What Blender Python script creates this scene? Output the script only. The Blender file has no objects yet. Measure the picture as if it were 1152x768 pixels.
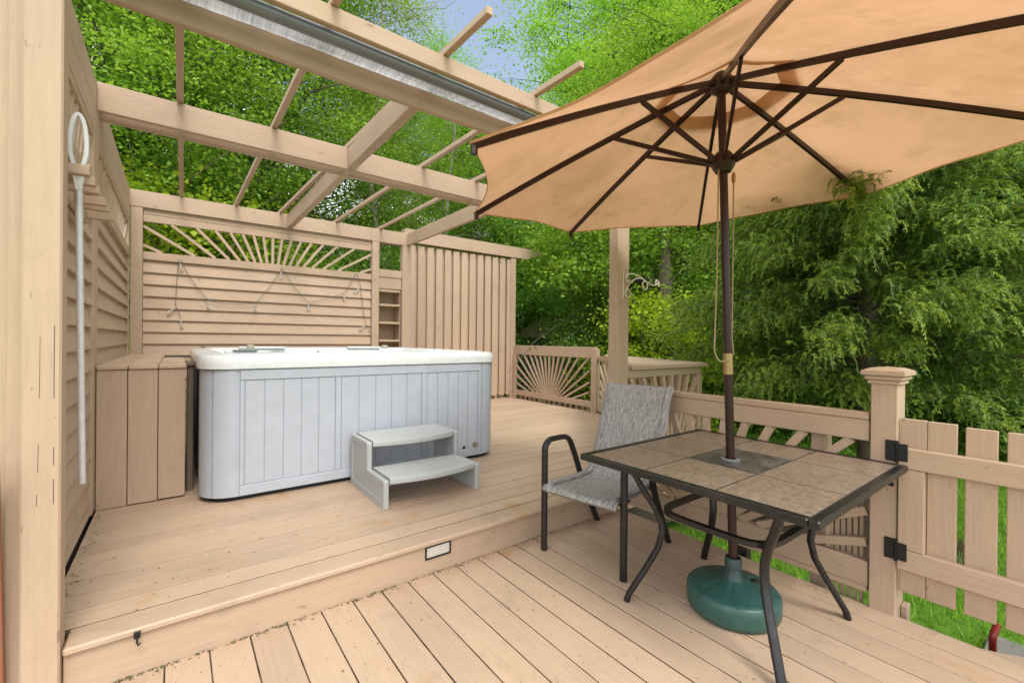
SUN_E = 1.5; SUN_ANG = 22.; EXPOSURE = 0.78
import bpy, math, random
import numpy as np
from mathutils import Vector, Matrix
random.seed(7); rng = np.random.default_rng(11)
SC = bpy.context.scene
COL = SC.collection
R = math.radians
OFF = {}

# ------------------------------------------------------------------ mesh helper
def V(*a): return np.array(a, float)
def nrm(v):
    v = np.array(v, float); return v / (np.linalg.norm(v) + 1e-12)

class M:
    def __init__(s): s.v = []; s.f = []
    def add(s, vs, fs):
        o = len(s.v); s.v += [tuple(map(float, p)) for p in vs]; s.f += [tuple(i + o for i in f) for f in fs]; return s
    def obox(s, c, ax, h, ch=.003):
        """chamfered box: centre, three unit axes, half sizes"""
        c = np.array(c, float); ax = [np.array(a, float) for a in ax]
        ch = min(ch, min(h) * .6)
        idx = {}; vs = []
        for sx in (-1, 1):
            for sy in (-1, 1):
                for sz in (-1, 1):
                    sg = (sx, sy, sz)
                    for k in range(3):
                        d = [sg[i] * (h[i] - (0 if i == k else ch)) for i in range(3)]
                        idx[(sg, k)] = len(vs); vs.append(c + d[0]*ax[0] + d[1]*ax[1] + d[2]*ax[2])
        fs = []
        for k in range(3):
            a, b = (k + 1) % 3, (k + 2) % 3
            for sk in (-1, 1):
                q = []
                for (u, w) in ((-1, -1), (1, -1), (1, 1), (-1, 1)):
                    sg = [0, 0, 0]; sg[k] = sk; sg[a] = u; sg[b] = w; q.append(idx[(tuple(sg), k)])
                fs.append(q if sk > 0 else q[::-1])
        for k in range(3):                       # edge chamfers, edge along axis k
            a, b = (k + 1) % 3, (k + 2) % 3
            for u in (-1, 1):
                for w in (-1, 1):
                    g0 = [0, 0, 0]; g0[a] = u; g0[b] = w; g1 = list(g0); g0[k] = -1; g1[k] = 1
                    g0 = tuple(g0); g1 = tuple(g1)
                    q = [idx[(g0, a)], idx[(g1, a)], idx[(g1, b)], idx[(g0, b)]]
                    fs.append(q[::-1] if u * w > 0 else q)
        for sx in (-1, 1):
            for sy in (-1, 1):
                for sz in (-1, 1):
                    sg = (sx, sy, sz); q = [idx[(sg, k)] for k in range(3)]
                    fs.append(q if sx * sy * sz > 0 else q[::-1])
        return s.add(vs, fs)
    def box(s, x0, x1, y0, y1, z0, z1, ch=.003):
        return s.obox(((x0+x1)/2, (y0+y1)/2, (z0+z1)/2), (V(1,0,0), V(0,1,0), V(0,0,1)), (abs(x1-x0)/2, abs(y1-y0)/2, abs(z1-z0)/2), ch)
    def bar(s, p, q, w, h, up=(0, 0, 1), ch=.003):
        p = np.array(p, float); q = np.array(q, float); d = q - p; L = np.linalg.norm(d); d = d / L
        up = np.array(up, float); sd = nrm(np.cross(up, d)); u = np.cross(d, sd)
        return s.obox((p + q) / 2, (d, sd, u), (L / 2, w / 2, h / 2), ch)
    def sweep(s, pts, prof, up=(0, 0, 1), closed=False, scale=None, cap=True):
        pts = [np.array(p, float) for p in pts]; n = len(pts); m = len(prof)
        up = np.array(up, float); vs = []; last = None
        for i, p in enumerate(pts):
            if closed: t = nrm(pts[(i+1) % n] - pts[i-1])
            elif i == 0: t = nrm(pts[1] - p)
            elif i == n-1: t = nrm(p - pts[i-1])
            else: t = nrm(nrm(pts[i+1] - p) + nrm(p - pts[i-1]))
            if last is None:
                u = up - t * (up @ t)
                if np.linalg.norm(u) < 1e-3: u = V(1, .3, 0) - t * (V(1, .3, 0) @ t)
            else: u = last - t * (last @ t)
            u = nrm(u); last = u; sd = np.cross(t, u); k = 1 if scale is None else scale[i]
            for (a, b) in prof: vs.append(p + (sd * a + u * b) * k)
        fs = []
        for i in range(n if closed else n - 1):
            j = (i + 1) % n
            for q in range(m):
                r = (q + 1) % m; fs.append((i*m+q, i*m+r, j*m+r, j*m+q))
        if not closed and cap:
            fs.append(tuple(range(m))[::-1]); fs.append(tuple((n-1)*m + q for q in range(m)))
        return s.add(vs, fs)
    def tube(s, pts, r, n=10, closed=False, up=(0, 0, 1)):
        if not hasattr(r, '__len__'): sc = None; rr = r
        else: sc = list(r); rr = 1
        return s.sweep(pts, [(rr*math.cos(2*math.pi*k/n), rr*math.sin(2*math.pi*k/n)) for k in range(n)], up, closed, sc)
    def lathe(s, prof, c=(0, 0, 0), n=32, ax=None):
        vs = []; fs = []; m = len(prof); c = np.array(c, float)
        A = ax or (V(1,0,0), V(0,1,0), V(0,0,1))
        for k in range(n):
            t = 2*math.pi*k/n
            for (r, z) in prof: vs.append(c + A[0]*r*math.cos(t) + A[1]*r*math.sin(t) + A[2]*z)
        for k in range(n):
            j = (k+1) % n
            for q in range(m-1): fs.append((k*m+q, j*m+q, j*m+q+1, k*m+q+1))
        return s.add(vs, fs)
    def loops(s, L, cap0=False, cap1=False):
        m = len(L[0]); vs = [p for l in L for p in l]; fs = []
        for i in range(len(L)-1):
            for q in range(m):
                r = (q+1) % m; fs.append((i*m+q, i*m+r, (i+1)*m+r, (i+1)*m+q))
        if cap0: fs.append(tuple(range(m))[::-1])
        if cap1: fs.append(tuple((len(L)-1)*m+q for q in range(m)))
        return s.add(vs, fs)
    def prism(s, poly, d):
        """polygon of 3-D points extruded by vector d"""
        n = len(poly); P = [np.array(p, float) for p in poly]; Q = [p + np.array(d, float) for p in P]
        return s.add(P + Q, [tuple(range(n))[::-1], tuple(range(n, 2*n))] + [(i, (i+1) % n, n+(i+1) % n, n+i) for i in range(n)])
    def build(s, name, mat, parent=None, smooth=None, off=None, bevel=0, fix=False):
        me = bpy.data.meshes.new(name)
        o = V(0, 0, 0)
        if off is not None: o = np.array(off, float)
        elif parent is not None: o = OFF.get(parent.name, V(0, 0, 0))
        me.from_pydata([tuple(np.array(p) - o) for p in s.v], [], s.f)
        me.update()
        if fix:
            import bmesh
            b = bmesh.new(); b.from_mesh(me); bmesh.ops.recalc_face_normals(b, faces=b.faces); b.to_mesh(me); b.free()
        if mat: me.materials.append(mat)
        if smooth is not None:
            me.polygons.foreach_set('use_smooth', [True]*len(me.polygons)); me.set_sharp_from_angle(angle=R(smooth))
        ob = bpy.data.objects.new(name, me); COL.objects.link(ob)
        if parent is not None: ob.parent = parent; OFF[ob.name] = o
        elif off is not None: ob.location = o; OFF[ob.name] = o
        if bevel:
            md = ob.modifiers.new('bevel', 'BEVEL'); md.width = bevel; md.segments = 2; md.limit_method = 'ANGLE'; md.angle_limit = R(35)
        return ob

def thing(name, label, cat, loc=(0, 0, 0), rz=0, group=None):
    o = bpy.data.objects.new(name, None); COL.objects.link(o); o.location = loc; o.rotation_euler = (0, 0, rz)
    o.empty_display_size = .1
    OFF[o.name] = np.array(loc, float) if rz == 0 else V(0, 0, 0)
    o['label'] = label; o['category'] = cat
    if group: o['group'] = group
    return o
def tag(o, label, cat, group=None):
    o['label'] = label; o['category'] = cat
    if group: o['group'] = group
    return o
def struct(o): o['kind'] = 'structure'; return o
def stuff(o): o['kind'] = 'stuff'; return o

def arr_mesh(name, verts, nper, mat, mat2=None, slot=None):
    """many separate polygons with nper corners each"""
    n = len(verts); me = bpy.data.meshes.new(name); me.vertices.add(n)
    me.vertices.foreach_set('co', np.asarray(verts, np.float32).ravel())
    k = n // nper
    me.loops.add(n); me.loops.foreach_set('vertex_index', np.arange(n, dtype=np.int32))
    me.polygons.add(k); me.polygons.foreach_set('loop_start', np.arange(0, n, nper, dtype=np.int32))
    me.polygons.foreach_set('loop_total', np.full(k, nper, np.int32))
    me.update(calc_edges=True); me.materials.append(mat)
    if mat2: me.materials.append(mat2); me.polygons.foreach_set('material_index', np.asarray(slot, np.int32))
    return me

# ------------------------------------------------------------------ materials
class N:
    def __init__(s, name):
        s.m = bpy.data.materials.new(name); s.m.use_nodes = True; s.t = s.m.node_tree; s.n = s.t.nodes; s.l = s.t.links
        s.b = s.n['Principled BSDF']; s.out = s.n['Material Output']
    def new(s, ty, **kw):
        x = s.n.new(ty)
        for k, v in kw.items(): setattr(x, k, v)
        return x
    def link(s, a, b): s.l.new(a, b)
    def noise(s, scale=5, detail=4, rough=.55, vec=None, stretch=None, dist=0):
        if vec is None: vec = s.coord()
        if stretch is not None:
            mp = s.new('ShaderNodeMapping'); mp.inputs['Scale'].default_value = stretch; s.link(vec, mp.inputs['Vector']); vec = mp.outputs['Vector']
        x = s.new('ShaderNodeTexNoise'); x.inputs['Scale'].default_value = scale; x.inputs['Detail'].default_value = detail
        x.inputs['Roughness'].default_value = rough; x.inputs['Distortion'].default_value = dist
        s.link(vec, x.inputs['Vector']); return x.outputs['Fac']
    def coord(s):
        if not hasattr(s, '_c'): s._c = s.new('ShaderNodeTexCoord').outputs['Object']
        return s._c
    def island(s):
        if not hasattr(s, '_g'): s._g = s.new('ShaderNodeNewGeometry').outputs['Random Per Island']
        return s._g
    def ramp(s, fac, stops):
        x = s.new('ShaderNodeValToRGB'); e = x.color_ramp.elements
        while len(e) < len(stops): e.new(.5)
        for i, (p, c) in enumerate(stops):
            e[i].position = p; e[i].color = (c, c, c, 1) if not hasattr(c, '__len__') else (*c, 1)
        s.link(fac, x.inputs['Fac']); return x.outputs['Color']
    def mix(s, fac, a, b, mode='MIX'):
        x = s.new('ShaderNodeMix', data_type='RGBA', blend_type=mode)
        for sock, v in ((x.inputs['Factor'], fac), (x.inputs['A'], a), (x.inputs['B'], b)):
            if isinstance(v, (int, float)): sock.default_value = v
            elif isinstance(v, tuple): sock.default_value = (*v, 1)
            else: s.link(v, sock)
        return x.outputs['Result']
    def math(s, op, a, b=0.):
        x = s.new('ShaderNodeMath', operation=op)
        for sock, v in ((x.inputs[0], a), (x.inputs[1], b)):
            if isinstance(v, (int, float)): sock.default_value = v
            else: s.link(v, sock)
        return x.outputs[0]
    def bump(s, h, strength=.2, dist=.01):
        x = s.new('ShaderNodeBump'); x.inputs['Strength'].default_value = strength; x.inputs['Distance'].default_value = dist
        s.link(h, x.inputs['Height']); s.link(x.outputs['Normal'], s.b.inputs['Normal'])
    def set(s, col=None, rough=.6, metal=0., spec=.5, **kw):
        if col is not None:
            if isinstance(col, tuple): s.b.inputs['Base Color'].default_value = (*col, 1)
            else: s.link(col, s.b.inputs['Base Color'])
        if isinstance(rough, float): s.b.inputs['Roughness'].default_value = rough
        else: s.link(rough, s.b.inputs['Roughness'])
        s.b.inputs['Metallic'].default_value = metal; s.b.inputs['Specular IOR Level'].default_value = spec
        return s.m

def mul(c, k): return tuple(x * k for x in c)
TAN = (.515, .372, .258)

def wood(name, axis, col=TAN, cracks=.0, dirt=.5, rough=.62, jitter=.10, deck=False):
    n = N(name); st = [9., 9., 9.]; st[axis] = .55; st = tuple(st)
    grain = n.noise(7, 8, .7, stretch=st, dist=.3)
    fine = n.noise(24, 3, .6, stretch=st)
    big = n.noise(1.3, 4, .6)
    c = n.mix(n.ramp(grain, [(.3, 0.), (.72, 1.)]), mul(col, .90), mul(col, 1.05))
    c = n.mix(n.ramp(big, [(.35, 0.), (.65, 1.)]), c, n.mix(1., c, (.93, .93, .95), 'MULTIPLY'))
    rnd = n.ramp(n.island(), [(0., 1. - jitter), (1., 1. + jitter * .4)])
    c = n.mix(1., c, rnd, 'MULTIPLY')
    # grime
    g = n.noise(3.2, 8, .72)
    gm = n.math('MULTIPLY', n.ramp(g, [(.56, 0.), (.74, 1.)]), dirt)
    c = n.mix(gm, c, mul((.42, .30, .20), .75))
    # small chips and specks
    sp = n.noise(30, 3, .6, stretch=tuple(.35 if i == axis else 1. for i in range(3)))
    c = n.mix(n.math('MULTIPLY', n.ramp(sp, [(.68, 0.), (.73, 1.)]), .6), c, (.20, .13, .08))
    h = n.math('ADD', n.math('MULTIPLY', grain, .7), n.math('MULTIPLY', fine, .5))
    if cracks:
        w = tuple(.28 if i == axis else 11. for i in range(3))
        cr = n.noise(1.6, 0, .5, stretch=w)
        a = n.math('LESS_THAN', n.math('ABSOLUTE', n.math('SUBTRACT', cr, .5)), .010)
        mk = n.math('GREATER_THAN', n.noise(2.3, 3, .6), 1. - cracks)
        a = n.math('MULTIPLY', a, mk)
        c = n.mix(a, c, (.10, .065, .04)); h = n.math('SUBTRACT', h, n.math('MULTIPLY', a, 1.5))
    if deck:
        s1 = n.ramp(n.noise(2.1, 5, .6), [(.60, 0.), (.68, 1.)])
        s2 = n.ramp(n.noise(9., 4, .7), [(.45, 0.), (.6, 1.)])
        c = n.mix(n.math('MULTIPLY', n.math('MULTIPLY', s1, s2), .7), c, (.40, .22, .08))
        s3 = n.ramp(n.noise(5.5, 10, .8), [(.52, 0.), (.72, 1.)])
        c = n.mix(n.math('MULTIPLY', s3, .42), c, (.36, .27, .19))
        pale = n.ramp(n.noise(1.1, 5, .65, stretch=tuple(.4 if i == axis else 1.6 for i in range(3))), [(.45, 0.), (.7, 1.)])
        c = n.mix(n.math('MULTIPLY', pale, .35), c, mul(col, 1.16))
    n.bump(h, .5, .004)
    return n.set(c, rough, spec=.35)

def plain(name, col, rough=.5, metal=0., var=.08, bump=.0, scale=20., spec=.5, dirt=0., dirtcol=(.2, .17, .13)):
    n = N(name); x = n.noise(scale, 5, .6)
    c = n.mix(n.ramp(x, [(.3, 0.), (.7, 1.)]), mul(col, 1 - var), mul(col, 1 + var))
    if dirt: c = n.mix(n.math('MULTIPLY', n.ramp(n.noise(4., 8, .7), [(.5, 0.), (.72, 1.)]), dirt), c, dirtcol)
    rr = n.new('ShaderNodeMapRange'); rr.inputs['To Min'].default_value = rough * .85; rr.inputs['To Max'].default_value = min(1, rough * 1.15)
    n.link(x, rr.inputs['Value'])
    if bump: n.bump(x, bump, .003)
    return n.set(c, rr.outputs['Result'], metal, spec)

def leafmat(name, dark, light, trans=.35, spread=(.0, 1.), rough=.5):
    n = N(name)
    oi = n.new('ShaderNodeObjectInfo')
    clump = n.noise(.9, 3, .6)
    f = n.math('ADD', n.math('MULTIPLY', n.island(), .55), n.math('MULTIPLY', clump, .45))
    c = n.mix(n.ramp(f, [(.22, 0.), (.78, 1.)]), dark, light)
    k = n.math('ADD', n.math('MULTIPLY', oi.outputs['Random'], .4), .8)
    hs = n.new('ShaderNodeHueSaturation'); n.link(c, hs.inputs['Color']); n.link(k, hs.inputs['Value'])
    n.link(n.math('ADD', n.math('MULTIPLY', oi.outputs['Random'], .03), .485), hs.inputs['Hue'])
    c = hs.outputs['Color']
    n.set(c, rough, spec=.3)
    tr = n.new('ShaderNodeBsdfTranslucent'); n.link(n.mix(1., c, (1.15, 1.1, .55), 'MULTIPLY'), tr.inputs['Color'])
    ms = n.new('ShaderNodeMixShader'); ms.inputs['Fac'].default_value = trans
    n.link(n.b.outputs['BSDF'], ms.inputs[1]); n.link(tr.outputs['BSDF'], ms.inputs[2]); n.link(ms.outputs[0], n.out.inputs['Surface'])
    return n.m

WX = wood('painted_wood_x', 0); WY = wood('painted_wood_y', 1); WZ = wood('painted_wood_z', 2)
WPOST = wood('cracked_post_wood', 2, cracks=.40)
DECKX = wood('deck_paint_x', 0, mul(TAN, 1.02), dirt=.55, jitter=.12, deck=True, rough=.55)
DECKY = wood('deck_paint_y', 1, mul(TAN, 1.02), dirt=.6, jitter=.13, deck=True, rough=.55)
BENCHM = wood('bench_paint', 2, mul(TAN, 1.0), dirt=.3)
DARKIN = plain('dark_joist_and_gap', (.07, .05, .038), .9)
WEATHER = wood('weathered_bare_wood', 2, (.17, .125, .085), dirt=.6)
REDWOOD = wood('red_stained_wood', 2, (.33, .13, .07), dirt=.3)
ACRYL = None
def _acryl():
    n = N('white_acrylic'); x = n.noise(9, 6, .7, dist=1.5)
    c = n.mix(n.ramp(x, [(.35, 0.), (.65, 1.)]), (.66, .69, .69), (.79, .80, .79))
    return n.set(c, .22, spec=.5)
ACRYL = _acryl()
CAB = plain('grey_blue_cabinet', (.43, .465, .525), .42, var=.05, scale=9, bump=.06, dirt=.22, dirtcol=(.36, .36, .36))
CABD = plain('tub_skid_black', (.02, .02, .022), .7)
BASIN = plain('basin_shell', (.60, .66, .66), .3, var=.06, scale=8)
STOOL = plain('grey_plastic_step', (.42, .435, .425), .55, var=.05, bump=.08, scale=60, dirt=.18, dirtcol=(.33, .32, .29))
METAL = plain('dark_bronze_metal', (.035, .033, .034), .33, metal=.6, var=.2, scale=40, dirt=.25, dirtcol=(.12, .11, .10))
BLACKM = plain('black_hinge_metal', (.008, .008, .009), .5, metal=.2)
POLE = plain('brown_umbrella_metal', (.035, .016, .013), .35, metal=.35, var=.1)
BRASS = plain('brass', (.42, .28, .13), .4, metal=.9)
ALU = plain('aluminium_tube', (.66, .67, .69), .45, metal=.25, var=.1, scale=30)
WHITE = plain('white_coating', (.78, .79, .80), .35, var=.03)
GREENB = plain('green_plastic_base', (.028, .088, .074), .42, var=.18, scale=26, bump=.12, dirt=.35, dirtcol=(.06, .11, .10))
ROPE = plain('rope', (.33, .25, .15), .9, var=.25, scale=160)
WIRE = plain('thin_wire', (.14, .12, .09), .6)
GLASSB = None
def _glass():
    n = N('clear_bulb_glass'); n.set((.9, .92, .92), .05); n.b.inputs['Transmission Weight'].default_value = .85; n.b.inputs['IOR'].default_value = 1.2; return n.m
GLASSB = _glass()
LENS = plain('frosted_lens', (.52, .50, .45), .3, var=.08)
TUBEG = plain('grey_shade_tube', (.155, .165, .175), .4, metal=.3, var=.1)
CREAM = plain('cream_iron', (.62, .56, .45), .5)
REDPIPE = plain('red_downspout', (.20, .018, .014), .35)
STONE = plain('grey_paver', (.20, .19, .175), .85, var=.2, bump=.3)
SHING = plain('brown_shingles', (.36, .26, .19), .9, var=.25, scale=6, bump=.4)
BARK = plain('bark', (.15, .115, .085), .9, var=.4, scale=9, bump=.8)
DARKBARK = plain('dark_bark', (.045, .035, .028), .9, var=.4, scale=9, bump=.8)
PALEBARK = plain('pale_bark', (.30, .26, .21), .9, var=.3, scale=7, bump=.8)

def _sling():
    n = N('grey_sling_fabric')
    a = n.noise(1., 2, .5, stretch=(18., 260., 18.)); b = n.noise(60., 3, .7)
    f = n.math('ADD', n.math('MULTIPLY', a, .65), n.math('MULTIPLY', b, .35))
    c = n.mix(n.ramp(f, [(.36, 0.), (.64, 1.)]), (.155, .15, .147), (.45, .435, .425))
    n.bump(f, .25, .002); return n.set(c, .8, spec=.2)
SLING = _sling()
def _tile():
    n = N('mottled_table_tile')
    a = n.noise(42., 7, .75, dist=.5); b = n.noise(9., 5, .65)
    c = n.mix(n.ramp(a, [(.36, 0.), (.62, 1.)]), (.12, .088, .064), (.33, .245, .175))
    c = n.mix(n.math('MULTIPLY', n.ramp(b, [(.4, 0.), (.65, 1.)]), .45), c, (.25, .21, .175))
    n.bump(a, .12, .002); return n.set(c, .38, spec=.5)
TILE = _tile()
def _slate():
    n = N('dark_slate_tile'); a = n.noise(11., 8, .7, dist=1.2)
    c = n.mix(n.ramp(a, [(.4, 0.), (.66, 1.)]), (.028, .028, .03), (.16, .15, .14)); n.bump(a, .3, .003); return n.set(c, .35)
SLATE = _slate()
GROUT = plain('grout', (.05, .045, .04), .8)
def _gap():
    n = N('dirt_in_board_gaps'); x = n.noise(7., 6, .7)
    return n.set(n.mix(n.ramp(x, [(.40, 0.), (.66, 1.)]), (.022, .015, .010), (.15, .10, .06)), .95, spec=.1)
GAPD = _gap()
def _canopy():
    n = N('tan_canopy_cloth')
    s = n.noise(1.6, 6, .65); s2 = n.noise(5., 6, .7)
    c = n.mix(n.math('MULTIPLY', n.ramp(s, [(.46, 0.), (.66, 1.)]), .8), (.62, .358, .200), (.45, .265, .125))
    m = n.math('MULTIPLY', n.ramp(s2, [(.54, 0.), (.74, 1.)]), .6)
    c = n.mix(m, c, (.36, .24, .10))
    w = n.noise(1., 2, .5, stretch=(3., 90., 3.))
    n.set(c, .85, spec=.15); n.bump(n.math('ADD', w, n.math('MULTIPLY', n.noise(2.6, 5, .6), 2.5)), .3, .012)
    tr = n.new('ShaderNodeBsdfTranslucent'); n.link(c, tr.inputs['Color'])
    ms = n.new('ShaderNodeMixShader'); ms.inputs['Fac'].default_value = .45
    n.link(n.b.outputs['BSDF'], ms.inputs[1]); n.link(tr.outputs['BSDF'], ms.inputs[2]); n.link(ms.outputs[0], n.out.inputs['Surface'])
    return n.m
CANOPY = _canopy()
def _shade():
    n = N('woven_shade_fabric')
    a = n.noise(1., 2, .5, stretch=(70., 1.2, 1.2)); b = n.noise(1., 2, .5, stretch=(9., 1., 1.))
    f = n.math('ADD', n.math('MULTIPLY', a, .7), n.math('MULTIPLY', b, .3))
    c = n.mix(n.ramp(f, [(.38, 0.), (.62, 1.)]), (.40, .40, .42), (.68, .68, .69))
    n.set(c, .8, spec=.2)
    tr = n.new('ShaderNodeBsdfTranslucent'); n.link(c, tr.inputs['Color'])
    ms = n.new('ShaderNodeMixShader'); ms.inputs['Fac'].default_value = .45
    n.link(n.b.outputs['BSDF'], ms.inputs[1]); n.link(tr.outputs['BSDF'], ms.inputs[2]); n.link(ms.outputs[0], n.out.inputs['Surface'])
    return n.m
SHADE = _shade()
LEAFA = leafmat('broad_leaf', (.15, .31, .035), (.39, .58, .085), .47)
LEAFB = leafmat('lime_leaf', (.34, .50, .025), (.54, .68, .06), .48)
LEAFC = leafmat('deep_shaded_leaf', (.085, .21, .03), (.26, .44, .07), .44)  # deep green, darkened to put under-canopy shade into the bush leaves
NEEDLE = leafmat('conifer_spray', (.065, .150, .036), (.23, .38, .065), .35)
NEEDLEN = leafmat('conifer_new_growth', (.17, .30, .035), (.40, .54, .075), .4)
GRASSM = leafmat('grass_blade', (.16, .33, .03), (.36, .58, .075), .42)
DEADLEAF = plain('dead_leaf', (.20, .11, .045), .9, var=.35, scale=30)
# ================================================================== decks
UP = .185                                   # raised deck level
mb = M(); x = 2.575 - .1445*22
xe = 2.572
while x < xe - .02:                          # lower deck boards run away from the house wall
    w = .1445; g = random.choice([.005, .006, .007, .009])
    y0 = -1.6
    mb.box(x + g/2, x + w - g/2, y0, 2.19, -.028 + random.uniform(-.0012, .0012), random.uniform(-.0012, .0012), .002); x += w
mb.box(xe + .003, xe + .145, -1.6 + 1.32, 2.19, -.028, .0, .006)
df = struct(mb.build('deck_floor', DECKY, None))
mb = M(); mb.add([(-.62, -1.6, -.0032), (2.70, -1.6, -.0032), (2.70, 2.19, -.0032), (-.62, 2.19, -.0032)], [(0, 1, 2, 3)]); mb.build('gap_dirt', GAPD, df, off=(0, 0, 0))
mb = M()                                     # curved landing lip beside the gate
mb.prism([(2.576, -.283, -.028), (2.576, -1.6, -.028), (3.25, -1.6, -.028), (3.25, .10, -.028), (2.86, .13, -.028), (2.79, .17, -.028), (2.745, .235, -.028), (2.722, .29, -.028), (2.722, -.283, -.028)], (0, 0, .026))
struct(mb.build('deck_landing', DECKY, None, fix=True, bevel=.008))
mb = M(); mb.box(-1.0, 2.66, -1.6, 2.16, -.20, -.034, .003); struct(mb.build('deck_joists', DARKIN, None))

def right_end(y): return 5.15 if y > 4.55 else 3.93 + (y - 2.2) * (5.12 - 3.93) / (4.55 - 2.2)
mb = M(); y = 2.168
first = True
while y < 7.3:
    w = .1445
    g = random.choice([.0045, .006, .007, .008]) if not first else .0025
    mb.box(-.392 if y > 2.25 else -.31, right_end(y + .07), y + (0 if first else g/2), y + w - g/2, UP - .028, UP + random.uniform(-.0008, .0008), .0012 if not first else .007)
    first = False; y += w
rd = struct(mb.build('raised_deck', DECKX, None, off=(1, 2.2, 0)))
mb = M(); mb.box(-.31, 3.95, 2.192, 2.232, -.03, UP - .030, .003)
mb.build('riser', WX, rd)
mb = M(); zz = UP - .0030; mb.add([(-.385, 2.29, zz), (3.85, 2.29, zz), (4.98, 4.6, zz), (4.98, 7.28, zz), (-.385, 7.28, zz)], [(0, 1, 2, 3, 4)]); mb.build('gap_dirt', GAPD, rd)
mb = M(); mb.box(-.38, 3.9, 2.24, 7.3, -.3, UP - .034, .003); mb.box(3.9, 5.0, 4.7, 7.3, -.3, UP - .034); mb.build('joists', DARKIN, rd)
nv = []; nu = []
def nail(lst, x, y, z, r=.0026):
    for k in range(6): lst.append((x + r*math.cos(k*1.0472), y + r*math.sin(k*1.0472), z))
for k in range(-22, 1):
    xb = 2.575 + .1445*k
    if xb < -.6: continue
    for yj in (.42, .83, 1.23, 1.64, 2.05):
        for dx in (.03, .114): nail(nv, xb + dx + random.uniform(-.006, .006), yj + random.uniform(-.01, .01), .0017)
for k in range(34):
    yb = 2.168 + .1445*k
    for xj in np.arange(-.3, 4.9, .406):
        if xj < right_end(yb) - .1:
            for dy in (.03, .114): nail(nu, xj + random.uniform(-.01, .01), yb + dy + random.uniform(-.006, .006), UP + .0016)
NAILM = plain('rusty_nail_head', (.17, .10, .06), .8)
for lst, par in ((nv, df), (nu, rd)):
    me = arr_mesh('nail_heads', np.array(lst) - OFF.get(par.name, V(0, 0, 0)), 6, NAILM)
    o = bpy.data.objects.new('nail_heads', me); COL.objects.link(o); o.parent = par; o['kind'] = 'stuff'
# step light in the riser
sl = thing('step_light', 'small rectangular frosted step light set into the riser of the raised deck', 'step light', (1.164, 2.19, .148))
mb = M(); fx0, fx1, fz0, fz1 = 1.086, 1.242, .109, .186 - .033
fz0, fz1 = .082, .152
for a in ((fx0, fx1, fz0, fz0+.006), (fx0, fx1, fz1-.006, fz1), (fx0, fx0+.007, fz0+.006, fz1-.006), (fx1-.007, fx1, fz0+.006, fz1-.006)):
    mb.box(a[0], a[1], 2.181, 2.1915, a[2], a[3], .001)
mb.build('frame', BLACKM, sl)
mb = M(); mb.box(fx0+.008, fx1-.008, 2.186, 2.1915, fz0+.007, fz1-.007, .002); mb.build('lens', LENS, sl)
hk = thing('cable_clip', 'tiny black metal clip under the nosing of the raised deck near the left post', 'clip', (-.107, 2.165, .15))
mb = M(); mb.box(-.118, -.098, 2.158, 2.167, .150, .176, .002); mb.build('plate', BLACKM, hk)
mb = M(); mb.tube([(-.108, 2.162, .152), (-.108, 2.150, .142), (-.104, 2.148, .130), (-.098, 2.152, .135)], .0035, 8); mb.build('hook', BLACKM, hk, 40)

# ================================================================== house wall and posts at the left
hw = thing('house_wall', 'tan painted board siding of the house at the left edge, beside the cracked post', 'wall', (-.6, 2.3, 0))
mb = M()
for k in range(8): mb.box(-2.2 + k*.2215, -2.2 + k*.2215 + .219, 2.235, 2.26, -.6, 3.6, .003)
mb.build('siding', WPOST, hw)
mb = M(); mb.box(-.452, -.414, 2.205, 2.232, -.6, 3.6, .004); mb.build('trim', WZ, hw)
bd = M(); bd.obox((-.4935, 2.165, .22), (V(1, 0, 0), V(0, .995, .10), V(0, -.10, .995)), (.05, .012, .66), .003)
tag(bd.build('cedar_board', REDWOOD, None, off=(-.49, 2.1, -.4)), 'reddish stained board leaning on the house siding at the left edge', 'board')

# ================================================================== pergola
pg = thing('pergola', 'tan painted open pergola of double beams and thin rafters over the hot tub deck', 'pergola', (1.2, 4.2, UP))
ZB, ZT = 2.69, 2.87
def beam(a, mat, name='beam'):
    m = M(); m.box(*a, .004); return m.build(name, mat, pg)
mb = M(); mb.box(-.411, -.313, 2.158, 2.252, -.03, 3.5, .006); mb.build('post', WPOST, pg)
mb = M(); mb.box(2.713, 2.853, 2.228, 2.316, -.25, 2.774, .005); mb.build('post', WZ, pg)
beam((-.31, 2.86, 2.213, 2.251, 2.776, ZT), WX)          # outer front board
beam((-.40, 2.86, 2.470, 2.510, 2.675, 2.79), WX)   # inner front board
beam((-.40, 2.765, 3.775, 3.815, ZB, ZT), WX)
beam((-.40, 2.765, 3.930, 3.970, ZB, ZT - .012), WX)
beam((-.44, 2.22, 6.28, 6.32, ZB, ZT), WX); beam((2.222, 2.832, 6.282, 6.32, ZB - .002, ZT + .004), WX)
beam((-.44, 2.80, 6.40, 6.44, ZB + .003, ZT), WX)
beam((1.130, 1.195, 2.512, 6.279, ZB + .004, ZT - .004), WY)
beam((2.770, 2.815, 2.318, 6.279, ZB + .002, ZT + .002), WY)
for (xa, xb, ye) in ((-.005, .045, 1.80), (.60, .575, 1.80), (1.215, 1.055, 1.80), (1.875, 1.745, 1.815), (2.43, 2.36, 1.82)):
    m = M(); m.bar((xa, ye, ZT + .020), (xb, 6.42, ZT + .022), .038, .038, ch=.003); m.build('rafter', WY, pg)
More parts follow.
